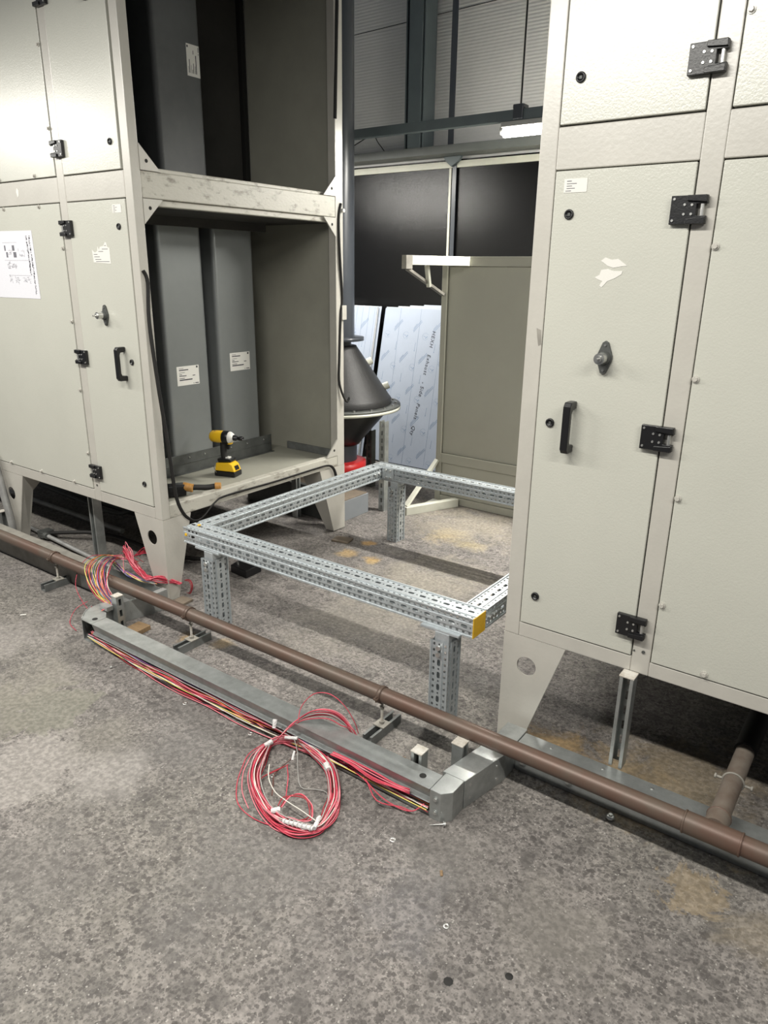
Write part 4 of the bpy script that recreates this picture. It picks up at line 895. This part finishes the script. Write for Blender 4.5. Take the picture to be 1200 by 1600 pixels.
for i, c_ in enumerate(['violet', 'blue', 'violet', 'white', 'black', 'blue', 'yellow', 'pink', 'grey', 'green', 'violet', 'black', 'blue', 'orange', 'violet', 'brown']):
    j = lambda s=0.008: R_.uniform(-s, s)
    wire(rb, [(-2.20+j(), -0.04+j(), 0.125+j(0.008)), (-2.08+j(), -0.08+j(), 0.135+j(0.010)), (-1.97+j(), -0.10+j(), 0.128+j(0.012)), (-1.88+j(), -0.09+j(), 0.118), (-1.82+j(), -0.06+j(), 0.105)], c_, 0.0021)
for i in range(2):
    wire(rb, [(-2.11+i*0.02, -0.01, 0.16), (-2.12+i*0.02, -0.0, 0.205), (-2.115+i*0.02, 0.0, 0.235-i*0.02), (-2.07+i*0.02, -0.01, 0.20), (-2.02, -0.03, 0.14)], 'pink', 0.0018)
for i in range(6):
    a = R_.uniform(-0.01, 0.01); wire(rb, [(-1.79, 0.10+a, 0.08), (-1.755+a, 0.10, 0.085+a), (-1.735, 0.095+a, 0.06), (-1.75+a, 0.09, 0.02), (-1.79, 0.10, 0.01)], 'darkred', 0.0019)

# ------------------------------------------------------------------ conduits and pipes on the floor under the left unit
t = thing('steel_conduit', 'pale steel conduit lying on the floor behind the left trunking', 'conduit', (-2.9, 0.08, 0.01))
MB().cyl((-3.9, 0.16, 0.022), (-2.30, 0.02, 0.040), 0.012, n=14).build('tube', M['conduit'], t)
MB().cyl((-3.09, 0.085, 0.032), (-3.02, 0.079, 0.033), 0.020, n=14).box(-3.115, -3.055, 0.065, 0.14, 0.012, 0.052).build('junction', M['galv_dark'], t, bevel=0.003)
t = MB().tube([(-3.06, 0.11, 0.035), (-2.95, 0.16, 0.05), (-2.80, 0.24, 0.06), (-2.6, 0.30, 0.05), (-2.2, 0.34, 0.03), (-1.95, 0.5, 0.015)], 0.012, k=8).build('flexible_hose', M['rubber']); tag(t, 'black flexible hose leaving the conduit junction under the left unit', 'hose')
t = MB().tube([(-4.6, 0.55, 0.10), (-3.6, 0.50, 0.10), (-2.95, 0.48, 0.09), (-2.80, 0.55, 0.12), (-2.3, 0.6, 0.14)], 0.014, k=10).build('dark_pipe', M['galv_dark']); tag(t, 'dark kinked pipe under the left unit, furthest from the trunking', 'pipe')
t = MB().cyl((-4.6, 0.40, 0.035), (-2.75, 0.40, 0.035), 0.016, n=14).build('floor_pipe', M['conduit']); tag(t, 'grey pipe on the floor under the left unit, between conduit and kinked pipe', 'pipe')
t = MB().cyl((-4.6, 0.62, 0.05), (-1.6, 0.62, 0.05), 0.016, n=14).build('floor_pipe', M['galv_dark']); tag(t, 'dark floor pipe passing behind the left unit leg towards the black box', 'pipe')
t = MB().tube([(-3.30, -0.035, 0.52), (-3.262, -0.035, 0.40), (-3.235, -0.035, 0.28), (-3.205, -0.035, 0.17), (-3.195, -0.034, 0.10), (-3.195, -0.034, 0.0)], 0.021, k=14, sub=6).build('bent_conduit', M['conduit']); tag(t, 'bent grey conduit running down in front of the far left unit leg', 'conduit')

# ------------------------------------------------------------------ impact driver
dv = thing('impact_driver', 'yellow and black cordless impact driver standing on its battery in the opening', 'power tool', (-2.03, 0.62, 0.4602))
ax = Vector((0.95, 0.30, 0)).normalized(); sd = Vector((-0.30, 0.95, 0)).normalized(); zz = Vector((0, 0, 1)); C0 = Vector((-2.045, 0.635, 0.0))
def D(a, s, z): return C0+ax*a+sd*s+zz*(0.4602+z)
m = MB(); m.obox(D(0.005, 0, 0.015), ax, sd, zz, 0.064, 0.041, 0.015); m.build('battery_base', M['black'], dv, bevel=0.006, seg=3)
m = MB(); pts = [(-0.056, 0.030), (0.067, 0.030), (0.052, 0.068), (0.032, 0.080), (-0.048, 0.074)]
m.prism([D(a, -0.038, z) for a, z in pts], sd*0.076); m.build('battery_shell', M['toolyellow'], dv, bevel=0.005, seg=3)
m = MB(); m.prism([D(a, s, z) for a, s, z in ((0.0655, -0.020, 0.038), (0.0655, 0.020, 0.038), (0.0560, 0.020, 0.061), (0.0560, -0.020, 0.061))], ax*0.002); m.obox(D(-0.01, 0, 0.079), ax, sd, zz, 0.030, 0.024, 0.006); m.build('battery_label', M['black'], dv, bevel=0.001)
m = MB(); m.obox(D(0.0, 0, 0.090), ax, sd, zz, 0.042, 0.030, 0.008); m.build('foot_collar', M['black'], dv, bevel=0.004)
m = MB(); m.prism([D(0.022, s, 0.0975) for s in (-0.014, 0.014)]+[D(0.0, s, 0.0975) for s in (0.014, -0.014)], zz*0.008); m.build('mode_panel', M['sticker'], dv, bevel=0.001)
m = MB(); m.tube([D(-0.010, 0, 0.094), D(-0.014, 0, 0.115), D(-0.016, 0, 0.15), D(-0.014, 0, 0.185)], 0.0185, k=14, sub=4, flat=1.0); m.build('grip', M['rubber'], dv)
m = MB(); m.obox(D(0.016, 0, 0.163), ax, sd, zz, 0.008, 0.008, 0.015); m.build('trigger', M['black'], dv, bevel=0.003)
m = MB(); m.obox(D(0.012, 0, 0.187), ax, sd, zz, 0.026, 0.014, 0.009); m.build('trigger_housing', M['toolyellow'], dv, bevel=0.004)
BZ = 0.215
m = MB(); m.lathe(D(-0.070, 0, BZ), [(0.0, -0.02), (0.024, -0.019), (0.031, -0.010), (0.034, 0.02), (0.035, 0.062)], axis=ax, n=24); m.build('motor_housing', M['toolyellow'], dv)
m = MB(); m.lathe(D(-0.010, 0, BZ), [(0.0352, 0.0), (0.0362, 0.004), (0.0362, 0.030), (0.033, 0.036)], axis=ax, n=24); m.obox(D(0.0, 0, BZ-0.02), ax, sd, zz, 0.02, 0.024, 0.014); m.obox(D(-0.035, 0, BZ+0.022), ax, sd, zz, 0.028, 0.012, 0.010); m.build('body_overmould', M['black'], dv)
m = MB(); m.lathe(D(0.024, 0, BZ), [(0.033, 0.0), (0.032, 0.008), (0.024, 0.022), (0.016, 0.027), (0.0, 0.027)], axis=ax, n=24); m.build('gear_nose', M['sticker'], dv, label='silver grey nose cone')
m = MB(); m.lathe(D(0.046, 0, BZ), [(0.0155, 0), (0.0155, 0.022), (0.010, 0.025), (0.009, 0.034), (0.0125, 0.038), (0.0125, 0.062), (0.008, 0.064), (0.007, 0.056), (0, 0.056)], axis=ax, n=20); m.build('chuck', M['black'], dv)
m = MB(); m.tube([D(-0.045, -0.040, 0.02), D(-0.055, -0.045, 0.045), D(-0.045, -0.040, 0.068)], 0.002, k=6); m.build('belt_hook', M['steel'], dv)

# second tool lying down
ht = thing('hand_tool', 'black and orange tool lying on the sill at the left of the opening', 'tool', (-1.90, 0.27, 0.4602))
m = MB(); m.obox((-1.945, 0.205, 0.494), (0.45, 0.9, 0), (-0.9, 0.45, 0), zz, 0.046, 0.028, 0.030); m.build('head_block', M['black'], ht, bevel=0.009, seg=3)
m = MB(); m.cyl((-1.925, 0.235, 0.508), (-1.885, 0.262, 0.500), 0.023, 0.021, n=20); m.build('orange_collar', M['orange'], ht, bevel=0.003)
m = MB(); m.tube([(-1.91, 0.25, 0.502), (-1.885, 0.29, 0.498), (-1.865, 0.33, 0.492), (-1.848, 0.366, 0.492), (-1.838, 0.385, 0.493)], 0.0145, k=12, sub=5); m.build('grip', M['rubber'], ht)
m = MB(); m.cyl((-1.845, 0.372, 0.492), (-1.824, 0.392, 0.493), 0.020, 0.018, n=20); m.build('end_cap', M['orange'], ht, bevel=0.004)
m = MB(); m.obox((-1.860, 0.27, 0.4625), (1, 0.2, 0), (-0.2, 1, 0), zz, 0.022, 0.026, 0.0012); tag(m.build('folded_scrap', M['galv_dusty']), 'grey flat scrap beside the black and orange tool on the sill', 'scrap')

# ------------------------------------------------------------------ black box, grey plinth and dark box behind
t = thing('black_box', 'small black box on the floor under the perforated front beam', 'box', (-1.77, 0.485, 0))
m = MB(); m.prism([(-1.825, 0.424, 0), (-1.695, 0.412, 0), (-1.70, 0.530, 0), (-1.845, 0.555, 0)], (0, 0, 0.045)); m.build('case', M['black'], t, bevel=0.004)
MB().cyl((-1.80, 0.455, 0.045), (-1.80, 0.455, 0.056), 0.006, n=8).build('knob', M['steel'], t)
t = MB().box(-2.75, -1.866, 1.43, 1.70, 0, 0.135).build('grey_plinth', M['grey_box'], bevel=0.003); tag(t, 'low blue grey plinth on the floor behind the left unit', 'plinth')
t = MB().box(-2.74, -1.87, 1.44, 1.69, 0.135, 0.142).build('dusty_board', M['dirt'], bevel=0.002); tag(t, 'dusty brown board lying on the grey plinth', 'board')
t = MB().box(-2.70, -1.93, 1.385, 1.425, 0.0, 0.21).build('dark_crate', M['galv_dark'], bevel=0.004); tag(t, 'dark grey low crate seen beneath the opening of the left unit', 'crate')
strut_post(-2.18, 1.33, 0.41, 'grey strut post beneath the rear of the left unit', 'x', w=0.041, cap=False)

# ------------------------------------------------------------------ hopper and vertical duct
HC = (-2.325, 1.95)
hp = thing('black_hopper', 'black cone hopper with bolted flange, half hidden behind the left unit', 'hopper', (HC[0], HC[1], 0.2))
cxh, cyh = HC
m = MB(); m.lathe((cxh, cyh, 0), [(0.372, 0.665), (0.372, 0.70), (0.36, 0.715), (0.13, 1.05), (0.125, 1.06), (0.0, 1.06)], n=48); m.build('upper_cone', M['hopper'], hp)
m = MB(); m.lathe((cxh, cyh, 0), [(0.37, 0.662), (0.438, 0.662), (0.438, 0.648), (0.37, 0.648)], n=48); m.build('flange', M['galv_dark'], hp)
m = MB(); m.lathe((cxh, cyh, 0), [(0.30, 0.6479), (0.440, 0.6479), (0.440, 0.628), (0.30, 0.628)], n=48); m.build('gasket_ring', M['cream'], hp, label='cream ring under the flange')
m = MB(); m.lathe((cxh, cyh, 0), [(0.34, 0.629), (0.34, 0.60), (0.17, 0.40), (0.15, 0.37), (0.0, 0.37)], n=40); m.build('lower_cone', M['black'], hp)
m = MB(); m.cyl((cxh, cyh, 0.37), (cxh, cyh, 0.25), 0.13, n=28); m.build('motor_neck', M['duct'], hp)
m = MB(); m.lathe((cxh, cyh, 0), [(0, 0.250), (0.17, 0.250), (0.195, 0.240), (0.195, 0.175), (0.0, 0.175)], n=36); m.build('red_housing', M['red'], hp, label='red ring shaped base housing')
mm = MB()
for k in range(20):
    a = 2*math.pi*k/20; mm.cyl((cxh+0.405*math.cos(a), cyh+0.405*math.sin(a), 0.662), (cxh+0.405*math.cos(a), cyh+0.405*math.sin(a), 0.672), 0.008, n=6)
mm.build('flange_bolts', M['steel'], hp)
# side ports
for a, z, L_ in ((0.95, 0.93, 0.03), (0.75, 0.765, 0.03)):
    r0 = 0.36-(z-0.715)*0.687; dx, dy = math.cos(a), math.sin(a)
    MB().cyl((cxh+dx*(r0-0.02), cyh+dy*(r0-0.02), z), (cxh+dx*(r0+L_), cyh+dy*(r0+L_), z+0.02), 0.026, n=18).build('side_port', M['cream'], hp)
m = MB(); a = -1.05; dx, dy = math.cos(a), math.sin(a); tx, ty = -dy, dx
def HPt(s, z): 
    r = 0.17+(z-0.40)*0.85+0.004; return (cxh+dx*r+tx*s, cyh+dy*r+ty*s, z)
m.prism([HPt(-0.07, 0.47), HPt(0.03, 0.47), HPt(0.0, 0.535)], (dx*0.004, dy*0.004, 0)); m.build('warning_label', M['yellow'], hp)
dk = thing('vertical_duct', 'tall dark blue grey vertical pipe rising from the hopper beside the left unit', 'duct', (cxh, cyh, 1.06))
m = MB(); m.cyl((cxh, cyh, 1.115), (cxh, cyh, 4.6), 0.112, n=36); m.build('pipe', M['duct'], dk)
m = MB(); m.lathe((cxh, cyh, 0), [(0.112, 1.095), (0.178, 1.095), (0.178, 1.118), (0.112, 1.118)], n=36); m.cyl((cxh, cyh, 1.061), (cxh, cyh, 1.095), 0.09, n=28); m.build('pipe_flange', M['duct'], dk)
for (x, y, lb) in ((-1.80, 1.79, 'right front'), (-1.93, 2.12, 'rear right')):
    pass
strut_post(-1.808, 1.79, 0.622, 'slotted galvanised upright carrying the hopper ring, nearest the corner of the frame', 'y', w=0.045, cap=False)
strut_post(-2.225, 2.20, 0.44, 'darker upright carrying the hopper ring, behind the front one', 'y', w=0.05, cap=False, dark=True)
# ------------------------------------------------------------------ film covered sheets leaning on the back wall
def sheet(x0, x1, yb, z0, yt, z1, label, printed=False, thick=0.022, dark_edge=False):
    s_ = thing('coated_sheet', label, 'sheet panel', ((x0+x1)/2, yb, z0), 'film covered sheets leaning on the back wall')
    dv_ = Vector((0, yt-yb, z1-z0)).normalized(); n_ = Vector((0, -dv_.z, dv_.y)); L_ = math.hypot(yt-yb, z1-z0)
    o = Vector((x0, yb, z0))
    m = MB(); m.prism([o, o+Vector((x1-x0, 0, 0)), o+Vector((x1-x0, 0, 0))+dv_*L_, o+dv_*L_], -n_*0.002)
    bk = MB(); 
    bk.prism([o-n_*0.0022, o-n_*0.0022+dv_*L_, o-n_*thick+dv_*L_, o-n_*thick], (0.002, 0, 0)); bk.prism([o+Vector((x1-x0-0.002, 0, 0))-n_*0.0022, o+Vector((x1-x0-0.002, 0, 0))-n_*0.0022+dv_*L_, o+Vector((x1-x0-0.002, 0, 0))-n_*thick+dv_*L_, o+Vector((x1-x0-0.002, 0, 0))-n_*thick], (0.002, 0, 0))
    tp = MB(); tp.prism([o+dv_*L_, o+Vector((x1-x0, 0, 0))+dv_*L_, o+Vector((x1-x0, 0, 0))+dv_*L_-n_*thick, o+dv_*L_-n_*thick], -dv_*0.002)
    m.build('face', M['film'], s_)
    bk.build('side_fold', M['black' if dark_edge else 'film_edge'], s_); tp.build('top_fold', M['film_edge'], s_)
    if printed:
        pm = MB(); e = 0.0006; w = x1-x0; rr_ = random.Random(printed)
        def Q(u, v): return o+Vector((u, 0, 0))+dv_*v+n_*0.0003
        def line(u0, v0, u1, v1, t_=0.0022):
            d_ = Vector((u1-u0, v1-v0)); l_ = d_.length; 
            if l_ < 1e-6: return
            px_, pv_ = -d_.y/l_*t_/2, d_.x/l_*t_/2
            pm.prism([Q(u0+px_, v0+pv_), Q(u1+px_, v1+pv_), Q(u1-px_, v1-pv_), Q(u0-px_, v0-pv_)], n_*e)
        row = 0; v = 0.04
        while v < L_-0.06:
            u = 0.04+(row % 2)*0.10
            while u < w-0.03:
                k = (row+int(u*50)) % 3
                if row % 3 == 0:    # round emblem: circle arc with a small check
                    for q_ in range(10):
                        a0, a1 = 2*math.pi*q_/12+0.6, 2*math.pi*(q_+0.7)/12+0.6; line(u+0.028*math.cos(a0), v+0.028*math.sin(a0), u+0.028*math.cos(a1), v+0.028*math.sin(a1), 0.0013)
                    line(u-0.018, v+0.004, u+0.004, v-0.004, 0.003); line(u+0.002, v-0.016, u+0.020, v+0.002, 0.0045)
                elif row % 3 == 1:  # slanted double text lines
                    line(u-0.035, v-0.045, u+0.035, v+0.040, 0.0032); line(u-0.030, v-0.055, u+0.042, v+0.030, 0.0032); line(u-0.032, v-0.028, u-0.002, v+0.012, 0.0028)
                else:               # upright tick
                    line(u, v-0.035, u+0.004, v+0.03, 0.002); line(u-0.003, v-0.037, u+0.003, v-0.033, 0.005)
                u += 0.19
            v += 0.085; row += 1
        for u in (w*0.18, w*0.42, w*0.68, w*0.92): line(u, 0.0, u, L_, 0.0012)
        pm.build('film_print', M['print'], s_)
    return s_, o, dv_, n_, L_
s_, o_, dv_, n_, L_ = sheet(-2.735, -1.90, 2.835, 0.012, 3.085, 1.268, 'front film covered sheet with handwriting down its right side', printed=5)
# handwriting running down the sheet
X_ = (-dv_+Vector((-0.10, 0, 0))).normalized(); Z_ = n_; Y_ = Z_.cross(X_)
adv = 0.0
for word in ('HEXH', 'Exhaust', '- Side', 'Panels', 'Qty'):
    c = bpy.data.curves.new('handwritten_word', 'FONT'); c.body = word; c.size = 0.046; c.extrude = 0.0003; c.space_character = 1.15
    tmp_ = bpy.data.objects.new('word_curve', c); COL.objects.link(tmp_)
    bpy.context.view_layer.update()
    hm = bpy.data.meshes.new_from_object(tmp_.evaluated_get(bpy.context.evaluated_depsgraph_get())); hm.name = 'handwritten_word'
    bpy.data.objects.remove(tmp_); bpy.data.curves.remove(c); hm.materials.clear(); hm.materials.append(M['ink_dark'])
    for v in hm.vertices: v.co.x += v.co.y*0.15
    wid = max(v.co.x for v in hm.vertices)
    tb = bpy.data.objects.new('handwritten_word', hm); COL.objects.link(tb)
    pt = o_+Vector((0.485, 0, 0))+dv_*(L_-0.17)+n_*0.0012+X_*adv
    adv += wid+0.055
    tb.parent = s_; q_ = pt-WL[s_.name]
    tb.matrix_local = Matrix(((X_.x, Y_.x, Z_.x, q_.x), (X_.y, Y_.y, Z_.y, q_.y), (X_.z, Y_.z, Z_.z, q_.z), (0, 0, 0, 1))); WL[tb.name] = pt
for i, (dx, lab) in enumerate(((0.10, 'white sheet edge directly behind the handwritten sheet, lowest of the stepped edges'), (0.20, 'white sheet edge behind the handwritten sheet, middle of the stepped edges'), (0.32, 'white sheet edge behind the handwritten sheet, highest of the stepped edges'))):
    sheet(-2.735+dx, -1.86, 2.862+0.026*i, 0.012, 3.112+0.026*i, 1.276+0.008*i, lab)
sheet(-3.10, -2.845, 2.83, 0.012, 3.10, 1.262, 'narrow film covered sheet left of the handwritten sheet, beyond the black hopper', printed=9)
sheet(-3.13, -2.82, 2.86, 0.012, 3.13, 1.266, 'sheet with dark edge behind the narrow film covered sheet', dark_edge=True, thick=0.03)
sheet(-2.775, -2.70, 2.865, 0.012, 3.125, 1.255, 'dark edged narrow sheet in the slot between the two printed sheets', dark_edge=True, thick=0.03)
sheet(-3.42, -3.16, 2.90, 0.012, 3.16, 1.275, 'dark edged sheet at the far left of the leaning stack beside the duct', dark_edge=True, thick=0.05)

# ------------------------------------------------------------------ cream housing section standing behind
hb = thing('housing_section', 'plain cream housing section on the floor behind the perforated frame', 'housing', (-0.9, 2.8, 0))
X0_, X1_, Y0_ = -1.655, 0.9, 2.20
m = MB(); m.box(X0_, X0_+0.045, Y0_, Y0_+0.05, 0, 1.64); m.box(X0_+0.045, X1_, Y0_, Y0_+0.05, 0.285, 0.352); m.box(X0_+0.045, X1_, Y0_, Y0_+0.05, 1.585, 1.64); m.box(X0_+0.045, X1_, Y0_, Y0_+0.05, 0, 0.05)
m.build('frame', M['cream_box'], hb, bevel=0.003)
m = MB(); m.box(X0_+0.047, X1_, Y0_+0.012, Y0_+0.04, 0.354, 1.583); m.box(X0_+0.047, X1_, Y0_+0.012, Y0_+0.04, 0.052, 0.283); m.build('front_panel', M['cream_box'], hb, bevel=0.002)
MB().box(X0_, X0_+0.03, Y0_+0.05, 3.05, 0, 1.63).box(X0_+0.03, X1_, Y0_+0.05, 3.05, 1.60, 1.639).build('shell', M['cream_box'], hb)
MB().box(X0_+0.04, X0_+0.046, Y0_-0.003, Y0_+0.001, 0.352, 1.585).box(X0_+0.04, X1_, Y0_-0.003, Y0_+0.001, 0.350, 0.355).box(X0_+0.2, X1_, Y0_-0.002, Y0_+0.05, 1.640, 1.644).build('sealant_bead', M['cream'], hb, label='pale bead of sealant')
# outrigger arms with diagonal braces
A = Vector((-1.462, 2.185, 0)); B = Vector((-1.635, 1.80, 0)); dd = (B-A).normalized(); nn = Vector((dd.y, -dd.x, 0))
def arm(name, z0, z1, mt, P0=A, P1=B, w=0.024):
    m = MB(); m.prism([P0+nn*w+zz*z0, P0-nn*w+zz*z0, P1-nn*w+zz*z0, P1+nn*w+zz*z0], (0, 0, z1-z0)); return m.build(name, M[mt], hb, bevel=0.002)
arm('top_arm', 1.588, 1.642, 'cream'); arm('base_arm', 0.0, 0.055, 'cream')
Pe = B+dd*0.045
m = MB(); m.prism([B+nn*0.026+zz*1.565, B-nn*0.026+zz*1.565, Pe-nn*0.026+zz*1.565, Pe+nn*0.026+zz*1.565], (0, 0, 0.078)); m.build('arm_end', M['galv_dusty'], hb, bevel=0.001)
def brace(p0, p1, w, mt, name='brace'):
    p0 = _v(p0); p1 = _v(p1); d_ = (p1-p0); m = MB(); m.obox((p0+p1)/2, d_, nn, d_.cross(nn), d_.length/2, w, 0.008); return m.build(name, M[mt], hb, bevel=0.001)
brace(B+dd*0.02+zz*1.565, Vector((-1.64, 2.195, 1.41)), 0.02, 'galv_dusty')
brace(Vector((-1.60, 1.93, 1.588)), Vector((-1.625, 2.0, 1.46)), 0.018, 'cream')
brace(Vector((-1.64, 1.82, 0.055)), Vector((-1.64, 2.195, 0.30)), 0.02, 'cream')
m = MB(); m.prism([A+zz*0.004, B+zz*0.004, Vector((-1.66, 2.19, 0.004))], (0, 0, 0.01)); m.build('foot_plate', M['cream'], hb)

# ------------------------------------------------------------------ bits on the floor
def block(name, x, y, hx, hy, h, rot, mt, label, cat):
    m = MB(); a = Vector((math.cos(rot), math.sin(rot), 0)); m.obox((x, y, h/2), a, (-a.y, a.x, 0), zz, hx, hy, h/2); return tag(m.build(name, M[mt], bevel=0.002), label, cat)
block('wood_block', -1.655, -0.290, 0.038, 0.045, 0.022, 0.1, 'wood', 'small brown wood block on the floor between left stub and copper pipe', 'block')
block('packing_pad', -1.845, 0.035, 0.05, 0.045, 0.0002, 0, 'wood', 'x', 'pad') if False else None
block('packing_board', -1.655, 1.165, 0.055, 0.040, 0.012, 0.25, 'dirt', 'thin brown packing board on the floor at the rear left leg', 'board')
block('packing_board', -1.735, 0.02, 0.035, 0.045, 0.012, 0.1, 'dirt', 'thin brown packing board on the floor at the front left leg foot', 'board')
def washer(x, y, r, label, z=0.0):
    m = MB(); m.lathe((x, y, z), [(r*0.42, 0.0), (r, 0.0), (r, 0.0018), (r*0.42, 0.0018), (r*0.42, 0.0)], n=20)
    tag(m.build('washer', M['zinc']), label, 'washer', 'loose washers on the concrete')
washer(-1.032, -0.530, 0.0095, 'loose washer on the floor in front of the left half of the trunking')
washer(-0.700, -0.513, 0.0095, 'loose washer on the floor just left of the wire coil')
washer(-0.482, -0.627, 0.0090, 'loose washer inside the ring of the wire coil')
washer(-0.010, -0.618, 0.0095, 'loose washer on the floor below the right trunking corner')
washer(0.264, -0.772, 0.0085, 'loose washer alone on the open concrete at the lower right')
def screw(x, y, ang, L_, label, head=0.007):
    t_ = thing('loose_screw', label, 'screw', (x, y, 0.0), 'loose screws on the concrete'); a = Vector((math.cos(ang), math.sin(ang), 0)); c_ = Vector((x, y, head))
    c0 = Vector((x, y, head)); tip = Vector((x, y, 0.002))+a*L_
    m = MB(); m.cyl(c0, c0-a*0.006, head, n=6); m.cyl(c0+a*0.001, c0, head*1.35, n=16); m.build('head', M['zinc'], t_)
    m = MB(); m.cyl(c0, tip, 0.0026, 0.0008, n=8); m.build('shank', M['zinc'], t_)
screw(0.079, -0.484, math.atan2(-0.024, -0.036), 0.042, 'self drilling screw lying below the right trunking corner')
screw(-1.470, -0.548, 1.3, 0.030, 'small screw on the floor below the left end of the open trunking', head=0.005)
m = MB(); m.lathe((0.463, -0.157, 0.0), [(0.0, 0.012), (0.008, 0.012), (0.012, 0.009), (0.0135, 0.0), (0.0, 0.0)], n=20); m.cyl((0.463, -0.157, 0.010), (0.463, -0.157, 0.017), 0.006, n=6)
tag(m.build('bolt_head', M['zinc']), 'bolt standing on the floor in the shadow before the right trunking', 'bolt')
block('metal_scrap', -1.83, -0.62, 0.012, 0.005, 0.001, 0.8, 'sticker', 'tiny shiny metal flake on the open floor at the left', 'scrap') if False else None
block('metal_flake', -2.215, -0.513, 0.013, 0.005, 0.0012, 0.9, 'sticker', 'tiny shiny flake on the open floor at the left', 'flake')
block('pebble', -1.89, -1.05, 0.006, 0.005, 0.004, 0.3, 'black', 'tiny black pebble on the floor at the left', 'pebble') if False else None
m = MB(); m.lathe((0.452, -0.800, 0.0), [(0.0, 0.0010), (0.007, 0.0009), (0.010, 0.0)], n=9); tag(m.build('tar_blob', M['rubber']), 'small dark tar blob on the concrete near the bottom of the view', 'blob')
m = MB(); m.lathe((0.345, -0.895, 0.0), [(0.0, 0.0008), (0.008, 0.0007), (0.012, 0.0)], n=8); tag(m.build('tar_blob', M['rubber']), 'flat dark tar blob at the very bottom, left of the other blob', 'blob')
block('rust_crumb', 0.167, -0.638, 0.010, 0.004, 0.003, 2.2, 'wood', 'small rusty crumb on the concrete above the lone washer', 'crumb')
for (x, y, rr__) in ((-0.20, -0.30, 0.5),):
    block('wood_splinter', x, y, 0.014, 0.003, 0.003, rr__, 'wood', 'small dark splinter beside the short stub behind the trunking', 'splinter')
